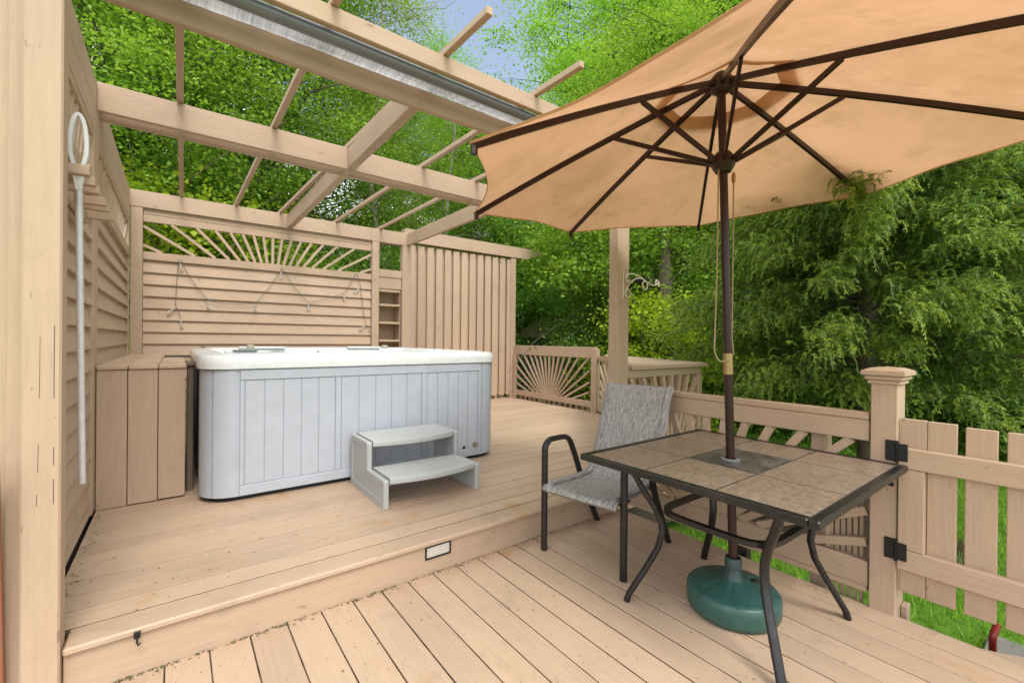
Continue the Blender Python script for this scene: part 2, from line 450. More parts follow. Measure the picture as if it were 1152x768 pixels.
# roll-up sun shade between the two front boards
sh = thing('roll_up_shade', 'rolled up woven grey sun shade with a grey tube hung between the front pergola beams', 'sun shade', (1.2, 2.3, 2.7))
mb = M(); n = 20
mb.tube([(-.3, 2.287, 2.762), (2.70, 2.287, 2.762)], .031, 16); mb.build('tube', TUBEG, sh, 40)
mb = M(); L0 = []
prof = [(2.318, 2.82), (2.328, 2.775), (2.345, 2.755), (2.362, 2.752), (2.376, 2.762), (2.383, 2.778), (2.392, 2.764), (2.408, 2.754), (2.424, 2.758), (2.436, 2.772), (2.442, 2.788), (2.452, 2.784), (2.464, 2.796), (2.469, 2.83)]
xs = np.linspace(-.30, 2.70, 90)
rows = [[(xx, yy + .004*math.sin(xx*7+i), zz + .004*math.sin(xx*2.1 + i*.6) + rng.normal(0, .0011)) for i, (yy, zz) in enumerate(prof)] for xx in xs]
vs = [p for r_ in rows for p in r_]; m_ = len(prof); fs = [(i*m_+q, i*m_+q+1, (i+1)*m_+q+1, (i+1)*m_+q) for i in range(len(xs)-1) for q in range(m_-1)]
mb.add(vs, fs); mb.build('fabric', SHADE, sh, 60)

# ================================================================== privacy screens
def siding(m, ax, lo, hi, face, z0, z1, pitch=.1317, out=1):
    """lapped boards; ax = 0: boards along X facing -Y at y=face; ax = 1: boards along Y facing +X at x=face"""
    z = z1
    while z > z0 + .01:
        zb = max(z - pitch, z0)
        # profile: back top, front top, front bottom, back bottom
        jt = random.uniform(-.0015, .0015)
        P = [(-.002, z + .012), (.004, z + .012), (.034 + jt, zb + .004), (.034 + jt, zb - .006), (-.002, zb - .004)]
        if ax == 0: poly = [(lo, face - d, zz) for d, zz in P]; e = (hi - lo, 0, 0)
        else: poly = [(face + d, lo, zz) for d, zz in P]; e = (0, hi - lo, 0)
        m.prism(poly, e); z = zb
def sunburst(m, ax, lo, hi, z0, z1, c, zo, step, face, w=.036, t=.034, a0=None):
    """radiating slats clipped to the rectangle lo..hi x z0..z1"""
    k = -40
    for k in range(-22, 23):
        a = math.radians(90 + k*step)
        if not (math.radians(9) < a < math.radians(171)): continue
        dx, dz = math.cos(a), math.sin(a); ts = []
        t0 = (z0 - zo) / dz; t1 = (z1 - zo) / dz
        if abs(dx) > 1e-6:
            ta, tb = sorted(((lo - c)/dx, (hi - c)/dx)); t0 = max(t0, ta); t1 = min(t1, tb)
        if t1 - t0 < .03: continue
        p = (c + dx*t0, zo + dz*t0); q = (c + dx*t1, zo + dz*t1)
        tt = t * (1 - .002*(k % 3))
        if ax == 0: m.bar((p[0], face, p[1]), (q[0], face, q[1]), tt, w, up=(dz, 0, -dx) if abs(dx) < .99 else (0, 0, 1), ch=.002)
        else: m.bar((face, p[0], p[1]), (face, q[0], q[1]), tt, w, up=(0, dz, -dx), ch=.002)

# left screen, its boarded face at x = -.40
ls = thing('privacy_screen', 'tan lapped-board side screen with slatted openings running back from the cracked post', 'privacy screen', (-.42, 4.3, UP))
mb = M(); siding(mb, 1, 2.26, 3.67, -.438, .21, 2.13); siding(mb, 1, 3.86, 6.27, -.438, .21, 2.13)
mb.build('siding', WY, ls, fix=True)
m = M(); m.box(-.436, -.416, 2.256, 6.2, -.42, .215, .002); m.build('dark_gap_backing', DARKIN, ls)  # added dark backing that paints the shade of the gap below the siding
for (y0, y1) in ((2.256, 2.30), (3.67, 3.765), (3.767, 3.86), (6.20, 6.276)):
    m = M(); m.box(-.445, -.398, y0, y1, .19, 2.528, .004); m.build('stile', WZ, ls)
for (a, b, z0, z1) in ((2.256, 6.276, 2.53, 2.686), (2.254, 6.279, 2.694, 2.862)):
    m = M(); m.box(-.448, -.40 + (.002 if z0 < 2.6 else 0), a, b, z0, z1, .004); m.build('top_rail', WY, ls)
for (a, b) in ((2.30, 3.669), (3.861, 6.199)):
    m = M(); m.box(-.447, -.395, a, b, 2.13, 2.217, .003); m.build('rail', WY, ls)
    m = M(); m.box(-.446, -.401, a, b, 2.49, 2.528, .003); m.build('rail', WY, ls)
    m = M(); sunburst(m, 1, a, b, 2.218, 2.49, (a+b)/2, 1.72, 8.3, -.428); m.build('slat_panel', WZ, ls)

# tool rack on the left screen, and the tool hung in it
rk = thing('tool_rack', 'row of six short tan pegs sticking out of the side screen', 'tool rack', (-.35, 2.8, 1.9))
m = M(); m.box(-.398, -.378, 2.29, 3.30, 1.885, 1.955, .003); m.build('backing_board', WY, rk)
for yy in (2.373, 2.517, 2.652, 2.869, 2.99, 3.215):
    m = M(); m.box(-.3775, -.268, yy - .019, yy + .019, 1.900, 1.938, .003); m.build('peg', WX, rk)
tl = thing('hot_tub_cover_hook', 'white looped hook on a long aluminium pole hanging in the peg rack', 'pole', (-.33, 2.6, .62))
m = M(); pts = []
for k in range(25):
    t = k/24*2*math.pi; wz = math.sin(t)
    pts.append((-.311 + .024*math.sin(t)*(1 if math.cos(t) > -.3 else (1.3+math.cos(t))), 2.447 + .0*t, 2.035 + .125*math.cos(t)))
m.sweep(pts[:-1], [(.006, .011), (-.006, .011), (-.006, -.011), (.006, -.011)], up=(0, 1, 0), closed=True); m.build('loop', WHITE, tl, 50)
m = M(); m.prism([(-.331, 2.436, 1.945), (-.291, 2.436, 1.945), (-.303, 2.445, 1.86), (-.319, 2.445, 1.86)], (0, .022, 0)); m.build('ferrule', WHITE, tl, fix=True)
m = M(); m.tube([(-.311, 2.458, 1.865), (-.311, 2.52, 1.24), (-.311, 2.585, .66)], .0115, 14); m.build('pole', ALU, tl, 40)

# back screen, face at y = 6.28
bs = thing('privacy_screen', 'tan lapped-board screen with a sunburst opening standing behind the hot tub', 'privacy screen', (1.2, 6.33, UP))
mb = M(); siding(mb, 0, -.288, 2.243, 6.36, .21, 2.13); mb.build('siding', WX, bs, fix=True)
for (a, b) in ((-.392, -.292), (2.245, 2.349), (2.703, 2.846)):
    m = M(); m.box(a, b, 6.285, 6.385, .19, 2.688, .004); m.build('post', WZ, bs)
for (a, b) in ((-.291, 2.244),):
    m = M(); m.box(a, b, 6.315, 6.355, 2.13, 2.217, .003); m.build('rail', WX, bs)
    m = M(); m.box(a, b, 6.318, 6.358, 2.546, 2.625, .003); m.build('rail', WX, bs)
    m = M(); m.box(a, b, 6.318, 6.358, 2.628, 2.688, .003); m.build('rail', WX, bs)
m = M(); sunburst(m, 0, -.291, 2.244, 2.218, 2.546, .978, 1.74, 7.4, 6.336, w=.031, t=.031); m.build('slat_panel', WZ, bs)
# shelf niche between the two right posts
nc = M(); nc.box(2.351, 2.701, 6.30, 6.36, 2.19, 2.30, .003); nc.build('rail', WX, bs)
nc = M(); nc.box(2.353, 2.699, 6.312, 6.335, 2.02, 2.187, .003); nc.build('niche_board', WX, bs)
nb = M(); nb.box(2.352, 2.70, 6.58, 6.60, .6, 2.185, .002); nb.box(2.352, 2.364, 6.345, 6.578, .6, 2.185, .002); nb.box(2.688, 2.70, 6.345, 6.578, .6, 2.185, .002)
nico = nb.build('shelf_niche', WZ, bs)
for zz in (1.975, 1.765, 1.503, 1.24, .98):
    m = M(); m.box(2.366, 2.686, 6.318, 6.578, zz, zz + .032, .003); m.build('shelf', WX, nico)
# board-on-board screen further right
bb = thing('board_screen', 'tall tan board-on-board fence panel with a sloping cap beam right of the shelf niche', 'fence panel', (4.0, 6.8, UP))
m = M(); x = 2.945; k = 0
while x < 5.06:
    w = .105
    m.box(x - .02, x + .085, 6.792, 6.812, .27, 2.82, .002); m.obox((x + .118, 6.752, 1.535), (V(.985, -.17, 0), V(.17, .985, 0), V(0, 0, 1)), (.055, .010, 1.285), .002)
    x += .166; k += 1
m.build('boards', WZ, bb)
m = M(); m.box(5.075, 5.19, 6.715, 6.83, .18, 2.845, .004); m.build('post', WZ, bb)
for zz in (.55, 2.3):
    m = M(); m.box(2.93, 5.07, 6.815, 6.84, zz, zz + .1, .002); m.build('crosspiece', WX, bb)
m = M(); m.prism([(2.925, 6.700, 2.850), (5.45, 6.700, 2.855), (5.80, 6.700, 2.965), (5.83, 6.700, 3.03), (5.83, 6.700, 3.06), (2.925, 6.700, 3.06)], (0, .16, 0))
m.build('cap_beam', WX, bb, fix=True, bevel=.004)
m = M(); m.box(2.6, 5.07, 6.742, 6.78, .186, .248, .002) if False else None
for i in range(15): m.box(2.95 + i*.14, 2.95 + i*.14 + .05, 6.80, 6.82, .05, .26, .002)
m.build('skirt_slats', WZ, bb)

# ================================================================== storage bench
be = thing('storage_bench', 'waist high tan board bench built against the side screen left of the hot tub', 'bench', (-.17, 5.0, UP))
for i, (a, b) in enumerate(((-.394, -.247), (-.243, -.093), (-.089, .056))):
    m = M(); m.box(a, b, 3.775, 3.797, UP + .003 + .004*i, 1.066, .003); m.build('front_board', BENCHM, be)
m = M()
for i, (a, b) in enumerate(((-.394, -.244), (-.241, -.091), (-.088, .060))): m.box(a, b, 3.760, 6.26 if i < 2 else 5.1, 1.068, 1.096, .005)
m.build('top', wood('bench_top_paint', 1, mul(TAN, 1.06), dirt=.6, deck=True), be)
m = M(); m.box(-.39, .04, 3.80, 6.25, .20, 1.062, .002); m.build('carcass', DARKIN, be)
wp = M(); wp.box(.066, .104, 3.90, 3.98, UP, 1.075, .004); wp.box(.062, .108, 3.88, 4.3, 1.077, 1.10, .003)
tag(wp.build('bare_wood_post', WEATHER, None, off=(.08, 3.95, UP)), 'weathered unpainted post in the gap between bench and hot tub', 'post')

# ================================================================== hot tub
ht = thing('hot_tub', 'square hot tub without cover, white marbled shell over grey-blue panelled sides', 'hot tub', (1.27, 4.55, UP))
def rrect(x0, x1, y0, y1, r, z, n=7):
    P = []
    for (cx, cy, a0) in ((x1-r, y0+r, -90), (x1-r, y1-r, 0), (x0+r, y1-r, 90), (x0+r, y0+r, 180)):
        for k in range(n+1):
            a = R(a0 + 90*k/n); P.append(V(cx + r*math.cos(a), cy + r*math.sin(a), z))
    return P
TX0, TX1, TY0, TY1 = .118, 2.485, 3.44, 5.62
def ring(ins, z, r=.20): return rrect(TX0+ins, TX1-ins, TY0+ins, TY1-ins, max(r - ins*.5, .03), z)
m = M(); m.loops([ring(.02, .218), ring(.02, 1.068)]); m.build('cabinet', CAB, ht, 40)
m = M(); m.loops([ring(.05, UP + .001), ring(.05, .217)], cap1=True); m.build('skid', CABD, ht, 40)
def front(name, boxes, mat=CAB, parent=ht, ch=.004):
    m = M()
    for b in boxes: m.box(*b, ch)
    return m.build(name, mat, parent)
Y0 = 3.460
for (a, b) in ((.345, .372), (.962, 1.003), (1.668, 1.714), (2.236, 2.262)):
    front('stile', [(a, b, Y0 - .012, Y0 - .0005, .291, .993)])
front('top_frame', [(.345, 2.262, Y0 - .0125, Y0 - .0005, .995, 1.064)])
front('bottom_frame', [(.345, 2.262, Y0 - .0125, Y0 - .0005, .220, .289)])
for (a, b, nb_) in ((.374, .960, 5), (1.005, 1.666, 5), (1.716, 2.230, 5)):
    w = (b - a) / nb_
    front('panel', [(a + i*w + .0022, a + (i+1)*w - .0022, Y0 - .006, Y0 - .0005, .2915, .9905) for i in range(nb_)], ch=.002)
# corner seams
for sx in (0, 1):
    m = M(); cx = TX0 + .02 + .19 if not sx else TX1 - .02 - .19; cy = TY0 + .02 + .19
    for (d0, d1) in ((2, 40), (43, 88)):
        P = []; Q = []
        for k in range(9):
            a = R(270 - (d0 + (d1-d0)*k/8)) if not sx else R(270 + (d0 + (d1-d0)*k/8))
            P.append((cx + .191*math.cos(a), cy + .191*math.sin(a))); Q.append((cx + .199*math.cos(a), cy + .199*math.sin(a)))
        poly = [(p[0], p[1], .222) for p in P] + [(q[0], q[1], .222) for q in Q[::-1]]
        m.prism(poly, (0, 0, .842))
    m.build('corner_panel', CAB, ht, 30, fix=True)
m = M()
m.loops([ring(.012, 1.070), ring(-.004, 1.072), ring(-.006, 1.110), ring(-.002, 1.145), ring(.010, 1.159), ring(.028, 1.1645), ring(.075, 1.164), ring(.085, 1.172), ring(.115, 1.174), ring(.150, 1.168), ring(.168, 1.140), ring(.185, 1.08), ring(.21, .93), ring(.24, .86), ring(.62, .82), ring(.66, .50), ring(.7, .45)], cap1=True)
m.build('shell', ACRYL, ht, 50)
for (cx, cy, lx, ly) in ((1.14, 3.63, .26, .05), (.42, 3.72, .14, .06), (.75, 5.45, .22, .05), (1.85, 5.45, .2, .05)):
    m = M(); m.box(cx - lx, cx + lx, cy - ly, cy + ly, 1.165, 1.187, .009); m.build('headrest', ACRYL, ht, 40)
m = M(); m.box(.32, .47, 3.62, 3.70, 1.188, 1.196, .003); m.build('control_panel', plain('control_panel_grey', (.25, .30, .29), .3), ht)
for (cx, cy) in ((.62, 5.30), (1.9, 4.9)):
    m = M(); m.lathe([(0, 1.21), (.028, 1.21), (.036, 1.200), (.038, 1.176), (.03, 1.17)], (cx, cy, 0), 20); m.build('valve_knob', plain('valve_knob_tan', (.40, .37, .28), .4), ht, 40)
AX = (V(1, 0, 0), V(0, 0, 1), V(0, -1, 0))
m = M(); m.lathe([(0, .012), (.008, .012), (.011, .016), (.021, .016), (.024, .012), (.025, 0)], (2.205, Y0 - .004, .318), 24, AX); m.build('drain_cap', plain('drain_brass', (.33, .30, .22), .35, metal=.6), ht, 40)
m = M(); m.lathe([(0, .005), (.014, .006), (.017, 0)], (2.09, Y0 - .004, .303), 20, AX); m.build('drain_plug', CABD, ht, 40)

# spa steps
ss = thing('spa_steps', 'two tread grey plastic steps pushed against the front of the hot tub', 'steps', (1.43, 3.08, UP))
prof = [(3.40, UP), (2.735, UP), (2.735, .362), (2.745, .372), (3.045, .372), (3.045, .548), (3.055, .560), (3.40, .560)]
inn = [(3.36, UP + .045), (2.775, UP + .045), (2.775, .335), (3.085, .335), (3.085, .520), (3.36, .520)]
for (xa, xb, xi) in ((1.062, 1.104, 1.066), (1.748, 1.790, 1.786)):
    m = M(); m.prism([(xa + .006, y, z) for y, z in prof], (xb - xa - .012, 0, 0)); o = m.build('side_panel', STOOL, ss, fix=True, bevel=.006)
    f = M(); xo = xa if xi < 1.2 else xb - .006       # raised rim round the recessed side
    n_ = len(prof)
    rim_out = prof; rim_in = [(3.365, UP + .05), (2.775, UP + .05), (2.775, .325), (2.783, .335), (3.083, .335), (3.083, .515), (3.09, .523), (3.365, .523)]
    for i in range(n_):
        j = (i+1) % n_
        f.prism([(xo, *rim_out[i]), (xo, *rim_out[j]), (xo, *rim_in[j]), (xo, *rim_in[i])], (.006, 0, 0))
    f.build('rim', STOOL, o, fix=True, off=OFF[ss.name])
def tread(y0, y1, z, bow):
    m = M(); L = []
    ns = 26
    for i in range(ns+1):
        t = i/ns; xx = 1.106 + t*(1.746-1.106); b = bow*4*t*(1-t)
        rows = [(y1, z - .02)]
        rows += [(y1, z)]
        nr = 9
        for k in range(nr):
            ya = y1 - (y1 - (y0 - b)) * (k + .08)/nr; yb = y1 - (y1 - (y0 - b)) * (k + .80)/nr
            rows += [(ya, z), (yb, z), (yb - .003, z - .0035), (ya - (y1 - (y0-b))/nr + .001, z - .0035)]
        rows = rows[:-2] + [(y0 - b - .006, z - .006), (y0 - b - .010, z - .016), (y0 - b - .008, z - .040), (y0 - b + .006, z - .046), (y0 - b + .02, z - .046), (y0 - b + .02, z - .02)]
        L.append([V(xx, *r_) for r_ in rows])
    m.loops(L, True, True); m.build('tread', STOOL, ss, 35, fix=True)
tread(2.750, 3.045, .384, .05); tread(3.060, 3.395, .566, .06)
# ================================================================== railings
def sunburst_line(m, P, Q, z0, z1, u0, u1, uc, zo, step, w=.036, t=.034):
    """sunburst between ground points P and Q; u measured along the run"""
    P = V(*P); Q = V(*Q); d = nrm(Q - P)
    nrmv = V(-d[1], d[0], 0)
    for k in range(-22, 23):
        a = math.radians(90 + k*step)
        if not (math.radians(8) < a < math.radians(172)): continue
        dx, dz = math.cos(a), math.sin(a)
        t0 = (z0 - zo)/dz; t1 = (z1 - zo)/dz
        if abs(dx) > 1e-6:
            ta, tb = sorted(((u0-uc)/dx, (u1-uc)/dx)); t0 = max(t0, ta); t1 = min(t1, tb)
        if t1 - t0 < .04: continue
        g = lambda tt: V(P[0] + d[0]*(uc+dx*tt), P[1] + d[1]*(uc+dx*tt), zo + dz*tt)
        m.bar(g(t0), g(t1), t*(1-.002*(k % 3)), w, up=nrm(np.cross(g(t1)-g(t0), nrmv)), ch=.002)
def railrun(root, P, Q, zt, zb, z2, z3, thick=.04, skirt=None, post=True):
    """zt..zb top board, z2..z3 bottom rail"""
    P = V(*P, 0); Q = V(*Q, 0); L = np.linalg.norm(Q-P); d = (Q-P)/L
    m = M(); m.bar(P + V(0, 0, (zt+zb)/2), Q + V(0, 0, (zt+zb)/2), thick, zt-zb, ch=.004); m.build('top_rail', WX if abs(d[0]) > abs(d[1]) else WY, root)
    m = M(); m.bar(P + V(0, 0, (z2+z3)/2), Q + V(0, 0, (z2+z3)/2), thick, z2-z3, ch=.004); m.build('bottom_rail', WX if abs(d[0]) > abs(d[1]) else WY, root)
    return P, Q, d, L
SL = WZ
# far railing of the raised deck
fr = thing('deck_railing', 'low tan sunburst railing along the far edge of the raised deck', 'railing', (5.15, 5.7, UP))
P, Q, d, L = railrun(fr, (5.165, 6.71), (5.135, 4.60), 1.185, 1.015, .350, .252)
m = M(); sunburst_line(m, P, Q, .351, 1.014, .07, L - .16, (L-.09)/2, .14, 7.8, w=.03, t=.03); m.build('slat_panel', SL, fr)
m = M(); m.box(5.085, 5.20, 6.62, 6.705, UP, 1.014, .003) if False else m.box(5.125, 5.19, 6.64, 6.706, UP, 1.013, .003); m.build('post', WZ, fr)
m = M(); m.box(5.095, 5.175, 4.575, 4.69, UP + .001, 1.16, .003); m.build('post', WZ, fr)
m = M()
for i in range(15): yy = 6.55 - i*.132; m.box(5.19, 5.21, yy - .045, yy + .03, -.15, .30, .002)
m.build('skirt_slats', SL, fr)
# diagonal run to the corner shelf
dr = thing('deck_railing', 'short tan sunburst railing running slantwise behind the square pergola post', 'railing', (4.5, 3.4, UP))
P, Q, d, L = railrun(dr, (5.13, 4.565), (3.97, 2.29), 1.050, .985, .335, .222)
for (a, b) in ((.05, L/2 - .04), (L/2 + .04, L - .05)):
    m = M(); sunburst_line(m, P, Q, .336, .984, a, b, (a+b)/2, .14, 9.5); m.build('slat_panel', SL, dr)
for u in (L/2, L - .03):
    c = P + d*u; m = M(); m.obox((c[0], c[1], (UP + .984)/2), (d, V(-d[1], d[0], 0), V(0, 0, 1)), (.038, .024, (.984-UP)/2), .003); m.build('post', WZ, dr)
m = M()
for i in range(18): c = P + d*(.1 + i*.137) + V(.05, -.025, 0); m.obox((c[0], c[1], .1), (d, V(-d[1], d[0], 0), V(0, 0, 1)), (.036, .01, .2), .002)
m.build('skirt_slats', SL, dr)
# front run with the triangular shelf on top
sr = thing('deck_railing', 'shaded tan sunburst railing between the square pergola post and the wide corner shelf', 'railing', (3.4, 2.25, UP))
P, Q, d, L = railrun(sr, (2.856, 2.255), (3.93, 2.255), 1.049, .985, .335, .222)
m = M(); sunburst_line(m, P, Q, .336, .984, .002, L - .06, L*.58, .14, 8.6); m.build('slat_panel', SL, sr)
m = M(); m.box(3.87, 3.94, 2.225, 2.285, UP, .984, .003); m.build('post', WZ, sr)
cs = M(); cs.prism([(2.862, 2.20, 1.052), (3.99, 2.20, 1.052), (4.96, 4.12, 1.052), (4.78, 4.16, 1.052)], (0, 0, .034))
tag(cs.build('corner_shelf', WX, None, off=(3.6, 2.5, 1.05), fix=True, bevel=.004), 'wide flat triangular board shelf capping the railing corner right of the square post', 'shelf')
# lower railing beside the table
lr = thing('deck_railing', 'tan railing with slanting slats behind the tile table, ending at the capped gate post', 'railing', (2.7, 1.4, 0))
P, Q, d, L = railrun(lr, (2.722, 2.222), (2.722, .662), .905, .803, .213, .092, .044)
m = M(); m.box(2.698, 2.746, .663, 2.222, .9065, .944, .005); m.build('cap_rail', WY, lr)
m = M(); m.box(2.70, 2.744, .664, 2.222, .092 - .03 + .001, .091, .003); m.build('kick_board', WY, lr)
m = M(); sunburst_line(m, P, Q, .214, .802, .01, L - .01, L*.46, .06, 9.2, w=.042, t=.030); m.build('slat_panel', SL, lr)
m = M(); m.box(2.775, 2.85, .86, .935, -.5, .80, .003); m.build('post', WZ, lr)
m = M()
for i in range(6): yy = .70 + i*.026; m.box(2.752, 2.764, yy - .008, yy + .008, -.40, .52, .001)
m.build('skirt_slats', SL, lr)
m = M(); m.box(2.80, 2.86, 1.28, 1.35, -.6, .15, .003); m.build('dark_post', DARKBARK, lr)
# gate post
gp = thing('gate_post', 'square tan post with a moulded cap and black hinges between railing and gate', 'post', (2.74, .6, 0))
m = M(); m.box(2.692, 2.825, .553, .655, -.5, 1.105, .004); m.build('shaft', WZ, gp)
m = M()
for (e, z0, z1, c) in ((.012, 1.088, 1.106, .004), (.022, 1.107, 1.128, .008), (.034, 1.1285, 1.150, .004)): m.box(2.692-e, 2.825+e, .553-e, .655+e, z0, z1, c)
cx, cy = 2.7585, .604; e0x, e0y = .0665+.034, .051+.034
m.loops([[V(cx+sx*e0x*k, cy+sy*e0y*k, z) for sx, sy in ((-1, -1), (1, -1), (1, 1), (-1, 1))] for k, z in ((.985, 1.1505), (.62, 1.164), (.02, 1.170))], cap1=True)
m.build('cap', WX, gp)
m = M(); m.box(2.66, 2.83, .50, .70, -.03, -.001, .003) if False else m.box(2.775, 2.835, .527, .552, -.20, .03, .003); m.build('foot_block', WZ, gp)
m = M(); m.lathe([(0, .001), (.011, .001), (.0125, 0)], (2.6915, .575, .62), 18, (V(0, 1, 0), V(0, 0, 1), V(-1, 0, 0))); m.build('bolt_hole', CABD, gp)
# gate
gt = thing('picket_gate', 'tan picket gate with flat-topped boards standing ajar beside the capped post', 'gate', (2.70, .54, .1))
def gy(y): return y
for i, (a, b, zt) in enumerate(((.546, .455, .932), (.4535, .357, .930), (.332, .236, .922), (.211, .115, .922), (.09, -.006, .92), (-.031, -.127, .92), (-.152, -.248, .92), (-.273, -.369, .92))):
    m = M(); m.box(2.716, 2.735, b, a, .122 - .002*i, zt, .003); m.build('picket', WZ, gt)
for (z0, z1) in ((.706, .800), (.237, .331)):
    m = M(); m.box(2.678, 2.714, -.37, .549, z0, z1, .004); m.build('rail', WY, gt)
m = M(); m.box(2.680, 2.7145, .455, .547, .333, .704, .003); m.build('stile', WZ, gt)
for zc in (.779, .320):
    m = M()
    m.box(2.6845, 2.6915, .556, .596, zc - .048, zc + .048, .004); m.box(2.670, 2.6765, .512, .547, zc - .040, zc + .040, .003)
    m.tube([(2.679, .5515, zc - .05), (2.679, .5515, zc + .05)], .0065, 10)
    for zz in (-.032, 0, .032): m.lathe([(0, .003), (.005, .002), (.006, 0)], (2.6845, .582, zc + zz), 10, (V(0, 1, 0), V(0, 0, 1), V(-1, 0, 0)))
    m.build('hinge', BLACKM, gt)
# plant hook on the square pergola post
ph = thing('plant_bracket', 'cream scrolled iron plant hanger screwed to the square pergola post', 'plant hanger', (2.775, 2.222, 1.7))
X0 = 2.775; Y = 2.222
m = M(); m.box(X0 - .008, X0 + .008, Y - .002, Y + .005, 1.615, 1.832, .002); m.build('back_plate', CREAM, ph)
def arc(cx, cz, r, a0, a1, n=18, y=Y - .006): return [(cx + r*math.cos(R(a0+(a1-a0)*k/n)), y, cz + r*math.sin(R(a0+(a1-a0)*k/n))) for k in range(n+1)]
m = M()
def bez(p0, p1, p2, p3, n=18): return [tuple((1-t)**3*V(*p0)+3*(1-t)**2*t*V(*p1)+3*(1-t)*t*t*V(*p2)+t**3*V(*p3)) for t in np.linspace(0, 1, n)]
yy = Y - .006
m.tube(bez((X0+.01, yy, 1.655), (X0+.06, yy, 1.76), (X0+.18, yy, 1.82), (X0+.27, yy, 1.772)), .0055, 8)
m.tube(bez((X0+.27, yy, 1.772), (X0+.35, yy, 1.74), (X0+.41, yy, 1.735), (X0+.45, yy, 1.775)), .0055, 8)
m.tube(bez((X0+.02, yy, 1.775), (X0+.06, yy, 1.83), (X0+.16, yy, 1.825), (X0+.27, yy, 1.773)), .005, 8)
m.tube(arc(X0+.265, 1.735, .034, 60, 400), .005, 8); m.tube(arc(X0+.045, 1.655, .032, -170, 110), .005, 8); m.tube(arc(X0+.045, 1.775, .03, 60, 330), .005, 8); m.tube(arc(X0+.435, 1.765, .025, -70, 200), .0045, 8)
m.build('scroll_arm', CREAM, ph, 50)

# ================================================================== string lights on the back screen
SOCK = plain('pale_socket', (.50, .49, .46), .5)
sg = thing('string_lights', 'thin wire of clear glass bulbs looped across the boards of the back screen', 'string lights', (1.1, 6.31, 1.8))
yw = 6.304
A = [(.023, 2.16), (.015, 2.05), (.001, 1.769), (-.004, 1.64), (.03, 1.56), (.042, 1.50)]
B = [(.045, 2.16), (.055, 2.105), (.179, 1.884), (.298, 1.718), (.39, 1.69), (.60, 1.68), (.785, 1.705), (.919, 1.891), (1.057, 2.126), (1.077, 2.18), (1.10, 2.13), (1.223, 1.949), (1.395, 1.753), (1.53, 1.79), (1.698, 1.843), (1.874, 1.928), (1.945, 2.057), (2.01, 2.19), (2.04, 2.19), (2.081, 2.043), (2.135, 1.608), (2.17, 1.47), (2.23, 1.36)]
m = M()
for T in (A, B): m.tube([(x, yw, z) for x, z in T], .0035, 6)
m.build('wire', WIRE, sg)
for (x, z, ax_, az) in ((.04, 2.11, .1, -1), (-.02, 1.60, -.75, -.66), (.045, 1.475, .1, -1), (.298, 1.70, .1, -1), (.785, 1.69, .1, -1), (1.07, 2.12, .0, -1), (1.395, 1.735, .1, -1), (1.86, 1.90, 0, -1), (2.06, 1.98, -.8, -.6), (2.14, 1.46, -.75, -.66)):
    dd = nrm((ax_, 0, az)); s = nrm((dd[2], 0, -dd[0]))
    AXb = (V(0, 1, 0), s, dd)
    m = M(); m.lathe([(0, -.005), (.008, -.004), (.009, .028), (.007, .034), (0, .035)], (x, yw, z), 12, AXb); so = m.build('socket', SOCK, sg, 40)
    m = M(); m.lathe([(.007, .035), (.014, .046), (.018, .060), (.014, .076), (.005, .084), (0, .085)], (x, yw, z), 14, AXb); m.build('bulb', GLASSB, so, 60, off=OFF[sg.name])

# ================================================================== table
tb = thing('patio_table', 'square tile top patio table with dark bronze frame and curved legs', 'table', (2.13, 1.03, 0))
X0, X1, Y0t, Y1t, ZTOP = 1.60, 2.688, .512, 1.54, .722
m = M(); bw = .034
m.box(X0, X1, Y0t, Y0t + bw, ZTOP - .030, ZTOP, .005); m.box(X0, X1, Y1t - bw, Y1t, ZTOP - .030, ZTOP, .005)
m.box(X0, X0 + bw, Y0t + bw, Y1t - bw, ZTOP - .030, ZTOP - .0005, .005); m.box(X1 - bw, X1, Y0t + bw, Y1t - bw, ZTOP - .030, ZTOP - .0005, .005)
m.build('frame', METAL, tb)
tx = np.array([X0 + bw, 1.978, 2.355, X1 - bw]); ty = np.linspace(Y0t + bw, Y1t - bw, 4)
for i in range(3):
    for j in range(3):
        g = .0042
        if i == 1 and j == 1: continue
        m = M(); m.box(tx[i] + g, tx[i+1] - g, ty[j] + g, ty[j+1] - g, ZTOP - .014, ZTOP - .002, .0015); m.build('tile', TILE, tb)
m = M(); cx, cy = (tx[1]+tx[2])/2, (ty[1]+ty[2])/2; hx = (tx[2]-tx[1])/2 - .002; hy = (ty[2]-ty[1])/2 - .002; HC = (2.112, 1.046)
no = 24
def sq(k, z):
    a = 2*math.pi*k/no; c, s_ = math.cos(a), math.sin(a); q = max(abs(c), abs(s_)); return V(cx + hx*c/q, cy + hy*s_/q, z)
m.loops([[sq(k, ZTOP - .014) for k in range(no)], [sq(k, ZTOP - .003) for k in range(no)], [V(HC[0] + .032*math.cos(2*math.pi*k/no), HC[1] + .032*math.sin(2*math.pi*k/no), ZTOP - .003) for k in range(no)], [V(HC[0] + .032*math.cos(2*math.pi*k/no), HC[1] + .032*math.sin(2*math.pi*k/no), ZTOP - .03) for k in range(no)]])
m.build('centre_tile', SLATE, tb, 30)
m = M()
for (a, b, c_, d_) in ((X0+bw, tx[1], ty[0], ty[3]), (tx[2], X1-bw, ty[0], ty[3]), (tx[1], tx[2], ty[0], ty[1]), (tx[1], tx[2], ty[2], ty[3])): m.box(a+.0005, b-.0005, c_+.0005, d_-.0005, ZTOP - .0143, ZTOP - .0028, .0002)
m.build('grout', GROUT, tb)
m = M(); m.lathe([(.027, .0), (.043, .0), (.043, .006), (.036, .009), (.027, .009)], (HC[0], HC[1], ZTOP - .002), 24); m.build('hole_ring', plain('grey_hole_ring', (.16, .17, .18), .5), tb, 40)
